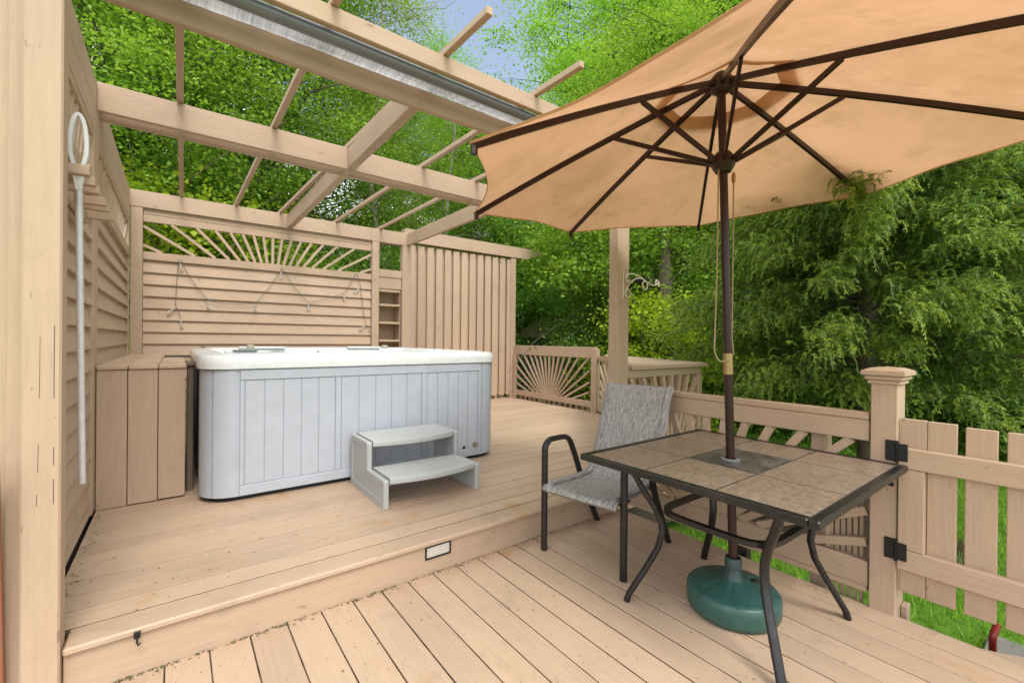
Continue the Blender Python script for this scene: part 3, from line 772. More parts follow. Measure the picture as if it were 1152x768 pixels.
m = M(); m.box(X0 + .02, X1 - .02, Y0t + .02, Y1t - .02, ZTOP - .021, ZTOP - .0145, .001) if False else None
for yy in (ty[1], ty[2]): m.box(X0 + bw, X1 - bw, yy - .014, yy + .014, ZTOP - .030, ZTOP - .0147, .002)
for xx in (tx[1], tx[2]): m.box(xx - .014, xx + .014, Y0t + bw, Y1t - bw, ZTOP - .0305, ZTOP - .0148, .002)
m.build('tile_support', METAL, tb)
flat = [(.0195*math.cos(a), .0145*math.sin(a)) for a in np.linspace(0, 2*math.pi, 13)[:-1]]
C0 = V(2.140, 1.035, 0)
for sx in (-1, 1):
    for sy in (-1, 1):
        hs = [(.345, .690), (.335, .64), (.295, .54), (.262, .47), (.240, .40), (.236, .35), (.250, .27), (.288, .17), (.322, .09), (.345, .035), (.352, .002)]
        P = [C0 + V(sx*h*1.02, sy*h, z) for h, z in hs]
        m = M(); m.sweep(P, flat, up=(sx, sy, 0)); lg = m.build('leg', METAL, tb, 50)
m = M(); rp = []
for k in range(48):
    a = 2*math.pi*k/48; c, s_ = math.cos(a), math.sin(a); q = (abs(c)**5 + abs(s_)**5)**.2
    rp.append(C0 + V(.262*c/q, .252*s_/q, .455))
m.sweep(rp, [(.015, .011), (-.015, .011), (-.015, -.011), (.015, -.011)], up=(0, 0, 1), closed=True); m.build('ring_brace', METAL, tb, 40)
rp2 = [C0 + V(.335*math.cos(2*math.pi*k/40)/((abs(math.cos(2*math.pi*k/40))**4+abs(math.sin(2*math.pi*k/40))**4)**.25), .325*math.sin(2*math.pi*k/40)/((abs(math.cos(2*math.pi*k/40))**4+abs(math.sin(2*math.pi*k/40))**4)**.25), .678) for k in range(40)]
m = M(); m.sweep(rp2, [(.012, .012), (-.012, .012), (-.012, -.012), (.012, -.012)], closed=True); m.build('top_brace', METAL, tb, 40)
m = M(); wr = [(HC[0] + .045*math.cos(a), HC[1] + .045*math.sin(a), .52 + .004*a) for a in np.linspace(0, 6.0, 24)]; m.tube(wr, .003, 6)
tag(m.build('wire_hook', BLACKM, None, off=(2.11, 1.05, .52)), 'loop of thin black wire round the umbrella pole under the table', 'wire')

# ================================================================== chair
ch = thing('patio_chair', 'dark metal patio chair with grey woven sling seat, pulled up to the tile table', 'chair', (2.167, 1.834, 0), R(191.5))
oval = [(.021*math.cos(a), .017*math.sin(a)) for a in np.linspace(0, 2*math.pi, 13)[:-1]]
def rounded(pts, r=.06, n=6):
    P = [V(*p) for p in pts]; out = [P[0]]
    for i in range(1, len(P)-1):
        a = nrm(P[i-1]-P[i]); b = nrm(P[i+1]-P[i]); rr = min(r, .45*np.linalg.norm(P[i-1]-P[i]), .45*np.linalg.norm(P[i+1]-P[i]))
        for t in np.linspace(0, 1, n): out.append((1-t)**2*(P[i]+a*rr) + 2*t*(1-t)*P[i] + t*t*(P[i]+b*rr))
    return out + [P[-1]]
for s_ in (-1, 1):
    y = .265*s_
    P = rounded([(.315, y, .0), (.315, y, .635), (.27, y, .668), (.06, y*1.0, .66), (-.02, y, .52), (-.09, y*.98, .36), (-.31, y*.98, .0)], .07)
    m = M(); m.sweep(P, oval, up=(1, 0, 0)); m.build('side_frame', METAL, ch, 50)
    P = rounded([(.36, y*.80, .388), (.33, y*.80, .418), (.10, y*.80, .402), (-.15, y*.80, .40), (-.22, y*.80, .50), (-.385, y*.80, .93), (-.43, y*.80, .975)], .06)
    m = M(); m.sweep(P, [(a*.8, b) for a, b in oval], up=(0, 0, 1)); m.build('sling_rail', SLING, ch, 50)
    m = M(); m.box(.300, .325, min(y*.80, y), max(y*.80, y), .398, .414, .002); m.box(-.10, -.07, min(y*.80, y), max(y*.80, y), .385, .40, .002); m.build('rail_bracket', METAL, ch)
m = M(); m.tube([(.18, -.23, .385), (.18, 0, .378), (.18, .23, .385)], .011, 10); m.tube([(-.12, -.245, .375), (-.12, .245, .375)], .011, 10); m.build('cross_bar', METAL, ch, 40)
SP = rounded([(.352, 0, .372), (.372, 0, .392), (.345, 0, .416), (.10, 0, .396), (-.13, 0, .392), (-.215, 0, .49), (-.378, 0, .92), (-.425, 0, .978), (-.452, 0, .965)], .07, 7)
wv = np.linspace(-.244, .244, 11)
def sag(i, w): return .014 * (1 - (w/.244)**2) * math.sin(math.pi*min(1, max(0, i/(len(SP)-1))))
rows = []
for i, p in enumerate(SP):
    rows.append([V(p[0] + (.5*sag(i, w) if p[2] > .5 else 0) * -1, w, p[2] - (sag(i, w) if p[2] < .5 else 0)) for w in wv])
m = M(); nv = len(wv)
vs = [q for r_ in rows for q in r_]; vs2 = [q + V(-.0025 if q[2] > .5 else 0, 0, -.0025) for q in vs]
fs = [(i*nv+j, i*nv+j+1, (i+1)*nv+j+1, (i+1)*nv+j) for i in range(len(rows)-1) for j in range(nv-1)]
m.add(vs, fs); m.build('sling', SLING, ch, 70)
ch_s = [o for o in ch.children if o.name.startswith('sling') and 'rail' not in o.name][0]
md = ch_s.modifiers.new('thickness', 'SOLIDIFY'); md.thickness = .003; md.offset = 0

# ================================================================== umbrella
um = thing('patio_umbrella', 'large tan market umbrella with dark ribs standing through the tile table', 'umbrella', (2.15, 1.04, .0))
PB = V(2.150, 1.040, .03); PTOP = V(2.050, 1.080, 2.56)
pd = nrm(PTOP - PB)
def onpole(z): return PB + (PTOP - PB) * ((z - PB[2]) / (PTOP[2] - PB[2]))
m = M(); m.tube([onpole(.10), onpole(1.13)], .0195, 20); m.build('lower_pole', POLE, um, 40)
m = M(); m.tube([onpole(1.225), onpole(2.53)], .0185, 20); m.build('upper_pole', POLE, um, 40)
m = M(); m.tube([onpole(1.128), onpole(1.228)], .0215, 20); m.build('brass_joint', BRASS, um, 40)
nz = nrm(V(-.0831, .0098, 1)); ua = nrm(np.cross(V(0, 1, 0), nz)); ub = np.cross(nz, ua)
CC = V(2.118, 1.109, 2.0926); RR = 1.303; PH = -2.5417
tips = [CC + RR*(math.cos(PH + k*math.pi/4)*ua + math.sin(PH + k*math.pi/4)*ub) for k in range(8)]
tips[0] = CC + (tips[0]-CC)*1.09; tips[1] = CC + (tips[1]-CC)*1.05
HUB = onpole(2.505)
APEX = HUB + V(0, 0, .035)
m = M(); m.lathe([(0, .045), (.03, .045), (.05, .02), (.052, -.03), (.035, -.045), (.0195, -.05)], HUB, 20); m.build('top_hub', POLE, um, 40)
RUN = onpole(2.135)
m = M(); m.lathe([(.0195, .05), (.032, .045), (.05, .02), (.052, -.02), (.034, -.05), (.0195, -.055)], RUN, 20); m.build('runner_hub', POLE, um, 40)
for k in range(8):
    t = tips[k]; o = nrm(V(t[0]-HUB[0], t[1]-HUB[1], 0)); h0 = HUB + o*.04 + V(0, 0, -.005)
    mid = (h0 + t)/2 + V(0, 0, .022)
    P = [tuple((1-u)**2*h0 + 2*u*(1-u)*mid + u*u*(t + V(0, 0, -.012))) for u in np.linspace(0, 1, 9)]
    m = M(); m.sweep(P, [(.0085, .012), (-.0085, .012), (-.0085, -.012), (.0085, -.012)]); rb = m.build('rib', POLE, um)
    j = V(*P[2]) * .1 + V(*P[3]) * .9; r0 = RUN + o*.045
    m = M(); m.sweep([r0, j + V(0, 0, -.012)], [(.0065, .010), (-.0065, .010), (-.0065, -.010), (.0065, -.010)], up=(0, 0, 1)); m.build('strut', POLE, rb, off=OFF[um.name])
    m = M(); m.lathe([(0, .02), (.008, .02), (.013, .0), (.013, -.03), (0, -.032)], t + V(0, 0, -.012) - o*.005, 10); m.build('tip_cap', POLE, rb, 40, off=OFF[um.name])
def canopy_pt(k, s, r, rin, top, lift, scal):
    """k-th panel, s across 0..1, r from inner (0) to rim (1)"""
    a = tips[k % 8]; b = tips[(k+1) % 8]
    e = (1-s)*a + s*b
    cen = CC; pull = scal * 4*s*(1-s)
    e = e + (cen - e) * pull
    ta = rin + (1-rin)*r
    base = V(top[0], top[1], 0)
    p = V(top[0] + (e[0]-top[0])*ta, top[1] + (e[1]-top[1])*ta, 0)
    zt = top[2]; p[2] = zt + (e[2] + lift - zt)*ta + .045*ta*(1-ta) - .030*4*s*(1-s)*math.sin(math.pi*min(1, ta))*ta
    return p
def cloth(name, rin, rout, top, lift, scal, nr, ns=12, wob=.0):
    m = M(); vs = []; fs = []
    tot = 8*ns
    for i in range(nr+1):
        r = i/nr
        for k in range(8):
            for q in range(ns):
                ta = rin + (rout-rin)*r
                p = canopy_pt(k, q/ns, 0, ta, top, lift, scal*(1 if rout < 1 else min(1, ta*1.05)))
                p = p + V(0, 0, wob*math.sin(9*ta*6 + k*2.1 + q*.8)*ta*math.sin(math.pi*q/ns))
                vs.append(p)
    for i in range(nr):
        for q in range(tot):
            r_ = (q+1) % tot; fs.append((i*tot+q, i*tot+r_, (i+1)*tot+r_, (i+1)*tot+q))
    m.add(vs, fs); return m
cm = cloth('c', .19, 1.012, APEX, .006, .06, 16, 14, .004)
# hem: turn the rim down a little
can = cm.build('canopy', CANOPY, um, 70)
tot = 8*14; rim = cm.v[-tot:]
hm = M(); hm.loops([[V(*p) + V(0, 0, .002) for p in rim], [V(*p) + V(0, 0, -.007) + nrm(CC - V(*p))*.004 for p in rim]]); hm.build('hem', CANOPY, can, 70, off=OFF[um.name])
vm = cloth('v', .004, .262, APEX + V(0, 0, .03), .0, .02, 5, 14); vm.build('vent', CANOPY, um, 70)
for (zs, dx) in ((2.10, .03),):
    a = onpole(2.09) + V(.037, -.03, 0); b = onpole(2.09) + V(-.045, .0, 0)
    m = M(); m.tube(rounded([a, a + V(.004, .0, -.30), a + V(.0, 0, -.80), onpole(1.22) + V(.02, -.018, 0)], .1), .0035, 8)
    m.tube(rounded([b, b + V(-.004, 0, -.5), b + V(-.012, .005, -.86), b + V(.01, -.01, -.905), onpole(1.20) + V(-.01, -.02, 0)], .03), .0035, 8); m.build('cord', ROPE, um, 50)
m = M(); p = onpole(2.06) + V(.037, -.03, 0); m.lathe([(0, -.02), (.008, -.02), (.010, 0), (.008, .02), (0, .022)], p, 10); m.build('pulley', BRASS, um, 40)
# weighted base
ub_ = thing('umbrella_base', 'round dark green plastic umbrella base under the tile table', 'umbrella base', (2.135, 1.045, 0))
BC = V(2.135, 1.04, 0); m = M(); n = 72; prof = [(.0, .003), (.205, .003), (.228, .012), (.238, .03), (.240, .085), (.237, .103), (.226, .115), (.205, .120), (.16, .129), (.10, .139), (.06, .147), (.050, .153)]
vs = []; fs = []; mm_ = len(prof)
for k in range(n):
    a = 2*math.pi*k/n
    for (r, z) in prof:
        r *= .86
        gr = -.0055*math.exp(-((((k % 9) - 4.5)/.9)**2)) if .05 < r < .185 and z > .09 else 0
        vs.append(BC + V(r*math.cos(a), r*math.sin(a), z + gr))
for k in range(n):
    j = (k+1) % n
    for q in range(mm_-1): fs.append((k*mm_+q, j*mm_+q, j*mm_+q+1, k*mm_+q+1))
m.add(vs, fs); m.build('weight', GREENB, ub_, 40)
nb = onpole(.2) ; m = M(); m.lathe([(.054, .13), (.047, .155), (.037, .175), (.033, .20), (.033, .203), (.038, .206), (.038, .245), (.034, .250), (.026, .250), (.026, .16)], (nb[0], nb[1], 0), 28); m.build('neck', plain('dark_green_neck', (.03, .06, .06), .45), ub_, 40)
m = M(); m.lathe([(0, .146), (.016, .145), (.018, .138), (.018, .125)], (2.215, .975, 0), 18); m.build('filler_cap', plain('black_filler_cap', (.01, .012, .012), .5), ub_, 40)
# ================================================================== ground
GZ = -.45
def _ground():
    n = N('ground_soil_and_turf')
    a = n.noise(.35, 6, .65); b = n.noise(14., 6, .7)
    grass = n.mix(n.ramp(b, [(.3, 0.), (.7, 1.)]), (.055, .14, .015), (.15, .29, .035))
    soil = n.mix(n.ramp(b, [(.3, 0.), (.7, 1.)]), (.030, .040, .012), (.10, .085, .045))
    sx = n.new('ShaderNodeSeparateXYZ'); n.link(n.coord(), sx.inputs[0])
    far = n.math('ADD', n.math('MULTIPLY', n.ramp(a, [(.4, 0.), (.6, 1.)]), 2.), n.math('SUBTRACT', sx.outputs['Y'], 6.))
    k = n.new('ShaderNodeClamp'); n.link(far, k.inputs['Value'])
    n.bump(b, .6, .03); return n.set(n.mix(k.outputs[0], grass, soil), .95, spec=.1)
g = M(); gn = 60
xs = np.concatenate([np.linspace(-120, -20, 8), np.linspace(-15, 40, 45), np.linspace(50, 160, 8)]); ys = np.concatenate([np.linspace(-60, -8, 6), np.linspace(-6, 45, 42), np.linspace(55, 200, 8)])
vs = []; 
for x in xs:
    for y in ys:
        d = max(0, math.hypot(x-2, y-2) - 9)
        vs.append((x, y, GZ + .10*math.sin(x*.35+y*.2)*min(1, d/4) + min(d*.02, 1.2)))
ny = len(ys); fs = [(i*ny+j, (i+1)*ny+j, (i+1)*ny+j+1, i*ny+j+1) for i in range(len(xs)-1) for j in range(ny-1)]
g.add(vs, fs); struct(g.build('ground', _ground(), None, 60))
# mulch bed round the conifer
m = M(); P = []
for k in range(40):
    a = 2*math.pi*k/40; r = .95*(1 + .12*math.sin(3*a+1) + .06*math.sin(7*a)); P.append((5.2 + r*1.25*math.cos(a), 1.5 + r*math.sin(a), GZ + .006))
m.add(P, [tuple(range(40))]); struct(m.build('mulch_bed', plain('dark_mulch', (.055, .035, .022), .95, var=.5, scale=35, bump=.8), None))
# lawn blades
nb = 95000
bx = 2.78 + 14.*rng.uniform(0, 1., nb)**1.5; by = rng.uniform(-2.6, 7.5, nb)
keep = ~((by > 2.2) & (bx < 5.2)) & ~(((bx-5.2)/1.7)**2 + ((by-1.5)/1.35)**2 < .35) & ~((bx < 3.3) & (by < .14))
keep &= (by < 7.5)
bx, by = bx[keep], by[keep]; nb = len(bx)
h = rng.uniform(.04, .105, nb); w = rng.uniform(.002, .0042, nb)*(1 + bx*.08); a = rng.uniform(0, 6.283, nb); la = rng.uniform(0, 6.283, nb); lean = rng.uniform(.1, .75, nb)*h
d = np.maximum(0, np.hypot(bx-2, by-2) - 9)
bz = GZ + .10*np.sin(bx*.35 + by*.2)*np.minimum(1, d/4) + np.minimum(d*.02, 1.2)
vv = np.empty((nb, 3, 3))
vv[:, 0] = np.c_[bx - np.cos(a)*w, by - np.sin(a)*w, bz]; vv[:, 1] = np.c_[bx + np.cos(a)*w, by + np.sin(a)*w, bz]; vv[:, 2] = np.c_[bx + np.cos(la)*lean, by + np.sin(la)*lean, bz + h]
ob = bpy.data.objects.new('lawn_grass', arr_mesh('lawn_grass', vv.reshape(-1, 3), 3, GRASSM)); COL.objects.link(ob); stuff(ob)
tag(ob, 'bright green cut grass of the lawn beyond the railing and gate', 'grass')
# pavers and downspout by the gate
m = M(); m.box(3.36, 3.80, -.1, .36, GZ, -.40, .008)
tag(m.build('paver', STONE, None, off=(3.5, 0, GZ)), 'grey stone step slab beside the deck landing under the gate', 'paving slab')
m = M(); P = rounded([(2.905, .262, -.105), (2.89, .262, -.01), (2.93, .25, .035)], .04); m.tube(P, .013, 14)
ds = m.build('drain_pipe', REDPIPE, None, 50, off=(2.9, .26, -.1)); tag(ds, 'short dark red pipe end standing beside the deck corner below the gate', 'pipe')

# ================================================================== leaves lying on the decks
lv = []
def dead(x, y, z, s):
    a = rng.uniform(0, 6.28); c, s_ = math.cos(a), math.sin(a); l = s*rng.uniform(.7, 1.5); w = s*rng.uniform(.25, .55)
    for (u, v) in ((-l, 0), (0, -w), (l, 0), (0, w)): lv.append((x + u*c - v*s_, y + u*s_ + v*c, z + rng.uniform(.0008, .0035)))
for i in range(230):
    x = rng.uniform(-.3, 2.6); dead(x, 2.187 - abs(rng.normal(0, .02)), .001, rng.uniform(.003, .008))
for i in range(220): dead(rng.uniform(-.35, 2.55), rng.uniform(.3, 2.15), .001, rng.uniform(.002, .0075))
for i in range(280): dead(rng.uniform(-.3, 3.6), rng.uniform(2.25, 3.3), UP + .001, rng.uniform(.002, .0085))
for i in range(150): dead(rng.uniform(2.6, 4.8), rng.uniform(3.2, 6.4), UP + .001, rng.uniform(.003, .011))
for i in range(70): dead(2.665 + rng.normal(0, .02), rng.uniform(.7, 2.1), .001, rng.uniform(.003, .008))
for i in range(60): dead(-.37 + abs(rng.normal(0, .02)), rng.uniform(2.3, 3.7), UP + .001, rng.uniform(.004, .01))
for i in range(50): dead(rng.uniform(-.35, .05), rng.uniform(3.8, 5.0), 1.0975, rng.uniform(.003, .01))
mo = []
for i in range(420):
    x = rng.choice([.35, .8, 1.25, -.1, 1.9]) + rng.normal(0, .12); y = 2.186 - abs(rng.normal(0, .012)); z = .0006; q = rng.uniform(.0025, .007); a = rng.uniform(0, 6.28)
    mo += [(x - q*math.cos(a), y - q*math.sin(a)*.6, z), (x + q*math.cos(a), y + q*math.sin(a)*.6, z), (x + rng.normal(0, .004), y + rng.normal(0, .003), z + rng.uniform(.002, .008))]
mob = bpy.data.objects.new('moss', arr_mesh('moss', mo, 3, plain('moss_green', (.055, .085, .022), .95, var=.4))); COL.objects.link(mob); stuff(mob)
tag(mob, 'thin green moss growing in the joint at the foot of the riser', 'moss')
ob = bpy.data.objects.new('leaf_litter', arr_mesh('leaf_litter', lv, 4, DEADLEAF)); COL.objects.link(ob); stuff(ob)
tag(ob, 'scattered brown leaf bits and twigs lying on the painted deck boards', 'leaf litter')

# ================================================================== neighbour's roof
sd = thing('shed', 'brown shingled roof of a small building far off among the trees', 'building', (10.6, 12.6, -.3))
c = V(10.95, 12.35, -.3); ux = nrm(V(.76, -.65, 0)); uy = V(.65, .76, 0)
def sp(a, b, z): return c + ux*a + uy*b + V(0, 0, z)
m = M(); m.prism([sp(-1.0, 0, .0), sp(.95, 0, 0), sp(.95, 2, 0), sp(-1.0, 2, 0)], (0, 0, 1.72)); m.build('wall', plain('grey_siding', (.16, .15, .13), .8), sd, fix=True)
m = M(); ap = sp(0, 1.0, 2.50)
E4 = [sp(-1.2, -.2, 1.70), sp(1.15, -.2, 1.70), sp(1.15, 2.2, 1.70), sp(-1.2, 2.2, 1.70)]
for i in range(4): m.prism([E4[i], E4[(i+1) % 4], ap], V(0, 0, .05))
m.build('roof', SHING, sd, fix=True)

# ================================================================== trees
def leaves(cent, size, r, droop=.35):
    """folded diamond leaves around given points (n,3)"""
    n = len(cent)
    nz_ = np.c_[r.normal(0, .55, n), r.normal(0, .55, n), np.abs(r.normal(.75, .4, n)) + .05]; nz_ /= np.linalg.norm(nz_, axis=1)[:, None]
    t = r.normal(0, 1, (n, 3)); t[:, 2] -= droop; t -= nz_ * (t*nz_).sum(1)[:, None]; t /= np.linalg.norm(t, axis=1)[:, None]
    s = np.cross(nz_, t); L = size * r.uniform(.6, 1.25, n)[:, None]; W = L * .36
    q = np.empty((n, 4, 3)); q[:, 0] = cent - t*L*.5; q[:, 2] = cent + t*L*.5 - nz_*L*.12
    q[:, 1] = cent - s*W + nz_*L*.10 - t*L*.06; q[:, 3] = cent + s*W + nz_*L*.10 - t*L*.06
    return q.reshape(-1, 3)
def curve(p0, p1, up, n=7, wob=.15, r=None):
    p0 = V(*p0); p1 = V(*p1); c = (p0+p1)/2 + V(0, 0, up); P = [(1-t)**2*p0 + 2*t*(1-t)*c + t*t*p1 for t in np.linspace(0, 1, n)]
    for i in range(1, n-1): P[i] = P[i] + r.normal(0, wob*.3, 3)
    return P
def broad_meshes(seed, H, Rc, base, ncl, per, size, mat, bark, shape=.5, trunk_r=.16, spread=.55, name='tree'):
    r = np.random.default_rng(seed)
    cl = []
    while len(cl) < ncl:
        z = r.uniform(0, 1); prof = math.sin(math.pi*min(1, (z*.93+.07))**(shape+.35))**.75
        rad = Rc*prof*(r.uniform(0, 1)**.45); a = r.uniform(0, 6.283)
        cl.append((rad*math.cos(a), rad*math.sin(a), base + z*(H-base)))
    cl = np.array(cl)
    cl += r.normal(0, .25, cl.shape)
    sp_ = spread*r.uniform(.6, 1.3, ncl)
    idx = np.repeat(np.arange(ncl), per)
    off = r.normal(0, 1, (len(idx), 3)) * sp_[idx][:, None]; off[:, 2] *= .42
    cm_ = arr_mesh(name + '_crown', leaves(cl[idx] + off, size, r), 4, mat)
    m = M(); P = [V(0, 0, -.6), V(r.normal(0, .1), r.normal(0, .1), H*.25), V(r.normal(0, .25), r.normal(0, .25), H*.5), V(r.normal(0, .35), r.normal(0, .35), H*.75), V(r.normal(0, .3), r.normal(0, .3), H*.95)]
    Q = [P[0]] + [P[i]*(1-t) + P[i+1]*t for i in range(4) for t in (.5, 1.)]
    m.tube(Q, list(np.linspace(trunk_r*1.25, .02, len(Q))), 9)
    for i in r.choice(ncl, min(ncl, 34), replace=False):
        e = cl[i]; f = max(.12, min(.9, (e[2] - .3*np.hypot(e[0], e[1]))/H)); k = f*4*1.0/ .95; j = min(3, int(k)); s0 = P[j]*(1-(k-j)) + P[j+1]*(k-j) if j < 4 else P[4]
        C = curve(s0, e, .25, 7, .3, r); m.tube(C, list(np.linspace(trunk_r*.34*(1-f*.6), .008, 7)), 6)
        for q in range(2):
            e2 = e + r.normal(0, .7, 3); m.tube(curve(C[4], e2, .1, 5, .2, r), list(np.linspace(trunk_r*.12, .005, 5)), 5)
    tm = m.build('tmp', bark, None, 60); me = tm.data; bpy.data.objects.remove(tm)
    return me, cm_
VAR = {}
def variant(key, *a, **k): VAR[key] = broad_meshes(*a, name=key, **k)
variant('a', 3, 14., 3.6, 1.2, 270, 330, .074, LEAFA, BARK, spread=.40)
variant('b', 4, 16., 4.2, 2.5, 280, 330, .080, LEAFA, DARKBARK, spread=.43)
variant('c', 5, 13., 3.4, .8, 260, 330, .074, LEAFC, BARK, spread=.40)
variant('d', 6, 13., 2.0, 2.5, 150, 190, .062, LEAFA, PALEBARK, spread=.42, trunk_r=.10)
variant('e', 8, 3.2, 1.5, .0, 90, 260, .066, LEAFC, BARK, spread=.34, trunk_r=.04)
variant('f', 9, 2.9, 1.3, .1, 80, 200, .08, LEAFB, BARK, spread=.3, trunk_r=.04)
variant('g', 12, 12., 4.6, 3.0, 320, 330, .076, LEAFA, DARKBARK, spread=.42, trunk_r=.15)
def tree(key, ang, dist, rz=0., sc=1., sz=None, label='', group=None, nm='broadleaf_tree', cat='tree', dz=0.):
    x, y = dist*math.sin(R(ang)), dist*math.cos(R(ang))
    t = thing(nm, label, cat, (x, y, GZ + dz + min(max(0, math.hypot(x-2, y-2) - 9)*.02, 1.2)), rz, group)
    t.scale = (sc, sc, sz or sc)
    for n_, me in zip(('trunk', 'crown'), VAR[key]):
        o = bpy.data.objects.new(n_, me); COL.objects.link(o); o.parent = t
    return t
FAR = ('leafy green tree far back in the wood, half hidden by nearer crowns', 'distant broadleaf trees of the wood')
MIDL = ('tall leafy green tree of the front wood edge beyond the back screen', 'trees of the wood edge behind the hot tub screens')
RGT = ('dense green tree behind the drooping conifer at the right', 'broadleaf trees behind the drooping conifer')
BSH = ('leafy bush in shade-darkened green in the undergrowth beyond the far railing', 'undergrowth bushes beyond the deck')
rr = random.Random(21)
for (k, a, d, s) in (('a', -11, 11.5, .95), ('c', -5, 12.5, 1.0), ('a', 1.5, 11.0, .9), ('c', 7.5, 12., 1.0), ('a', 13, 13.5, .8)): tree(k, a, d, rr.uniform(0, 6.2), s, label=MIDL[0], group=MIDL[1])
tree('d', 20.5, 11.5, 1.0, .86, label='slender tree with a thin open crown left of the blue gap in the sky', nm='slender_tree')
tree('d', 28.5, 13.0, 2.5, .80, label='thin airy tree whose sparse top stands against the blue sky', nm='slender_tree')
tree('c', 23.5, 17., .5, .80, label='low rounded tree below the blue gap in the sky', )
tree('a', 31.5, 16., 2., .68, label='low bushy tree between two taller crowns beneath the blue sky gap')
tree('c', 33.6, 16.5, 2.9, .82, label='mid-height tree right of the blue sky gap, above the board-on-board panel')
for a, d, s in ((27.5, 20., .78), (19., 19., .8), (35., 21., .85), (41.5, 23., .9), (30.5, 24., .95)): tree('b' if a < 30 else 'a', a, d, a, s*.93, label=FAR[0], group=FAR[1])
tree('b', 49.5, 12.2, .4, .84, label='big tree with bright leaves rising left of the umbrella canopy')
tree('b', 60., 14.5, 3.1, .90, label='tall bright green tree directly behind the umbrella canopy')
tree('g', 57.2, 10.2, 1.7, .72, label='spreading tree with a pale trunk seen just beyond the corner shelf')
tree('a', 66., 13.5, 2.2, 1.0, label=RGT[0], group=RGT[1]); tree('b', 75., 12.5, 4.4, .9, label=RGT[0], group=RGT[1]); tree('c', 83., 12., 5.4, 1.0, label=RGT[0], group=RGT[1]); tree('a', 91., 11., 3., 1., label=RGT[0], group=RGT[1]); tree('c', 98., 12., 1., 1., label=RGT[0], group=RGT[1])
for i, a in enumerate(range(-14, 104, 9)):
    if 12 < a < 44: continue
    tree('abcg'[i % 4], a + rr.uniform(-2, 2), rr.uniform(16.5, 20), rr.uniform(0, 6.2), rr.uniform(.95, 1.2), label=FAR[0], group=FAR[1])
for i, a in enumerate(range(-12, 104, 7)):
    s = rr.uniform(.62, .85)
    if 10 < a < 42: s = .55
    tree('cabg'[i % 4], a + rr.uniform(-2, 2), rr.uniform(24, 31), rr.uniform(0, 6.2), s, label=FAR[0], group=FAR[1])
for i, (a, d, s) in enumerate(((31, 11.4, 1.0), (50.5, 9.6, 1.0), (52.5, 11.5, 1.25), (55.5, 9.2, .75), (60, 10.8, 1.2), (65, 9.8, 1.1), (71, 10.5, 1.3), (78, 11, 1.3), (84, 10.5, 1.2), (90, 9.8, 1.1), (96, 10, 1.2), (38.5, 20, 1.7), (42, 21, 1.8), (45.5, 19.5, 1.7), (40.5, 24, 2.1), (27, 11., 1.1), (20, 10.5, 1.1), (13, 11, 1.1), (6, 10.4, 1.0), (-2, 11, 1.1))):
    tree('e', a, d, rr.uniform(0, 6.2), s, label=BSH[0], group=BSH[1], nm='bush', cat='bush')
for i, (a, d, s, lab) in enumerate(((-1.5, 9.8, 1.02, 'lime green shrub showing through the left end of the sunburst opening'), (4.5, 10.2, .95, 'lime green shrub behind the middle of the back screen sunburst'), (55.2, 8.2, .85, 'yellow green shrub beside the plant hanger post'))):
    tree('f', a, d, i*2.1, s*(1.4 if d > 8.5 else 1.), label=lab, nm='shrub', cat='shrub')
# bare crooked limb seen beyond the square post
m = M(); r_ = np.random.default_rng(5)
# pale trunk beyond the shelf
tp = thing('tree_trunk', 'stout pale grey-brown trunk rising beyond the corner shelf, with a dark crooked limb', 'tree', (8.4*math.sin(R(56.9)), 8.4*math.cos(R(56.9)), GZ))
bx_, by_ = 8.4*math.sin(R(56.9)), 8.4*math.cos(R(56.9))
P = [V(bx_, by_, GZ - .3), V(bx_+.02, by_, .6), V(bx_-.05, by_+.04, 1.6), V(bx_-.02, by_+.1, 2.6), V(bx_+.02, by_+.12, 3.1), V(bx_+.05, by_+.14, 3.5)]
m = M(); m.tube(P, [.20, .16, .14, .11, .07, .02], 14); tr_o = m.build('trunk', BARK, tp, 60)
e0 = P[3]*.7 + P[2]*.3; lat = V(math.cos(R(56.9)), -math.sin(R(56.9)), 0)
m = M(); m.tube([e0, e0 - lat*.35 + V(0, 0, .10), e0 - lat*.9 + V(0, 0, .14), e0 - lat*1.3 + V(0, 0, .38), e0 - lat*1.7 + V(0, 0, .9)], [.07, .06, .05, .04, .02], 10); m.build('limb', DARKBARK, tp, 60)
q = np.random.default_rng(77); cl = np.array([e0 - lat*q.uniform(.2, 2.) + V(q.normal(0, .4), q.normal(0, .4), q.uniform(.1, 1.6)) for _ in range(26)])
ix = np.repeat(np.arange(26), 150); me = arr_mesh('limb_leaves', leaves(cl[ix] + q.normal(0, .3, (len(ix), 3))*V(1, 1, .5) - V(bx_, by_, GZ), .10, q), 4, LEAFA)
o = bpy.data.objects.new('crown', me); COL.objects.link(o); o.parent = tp

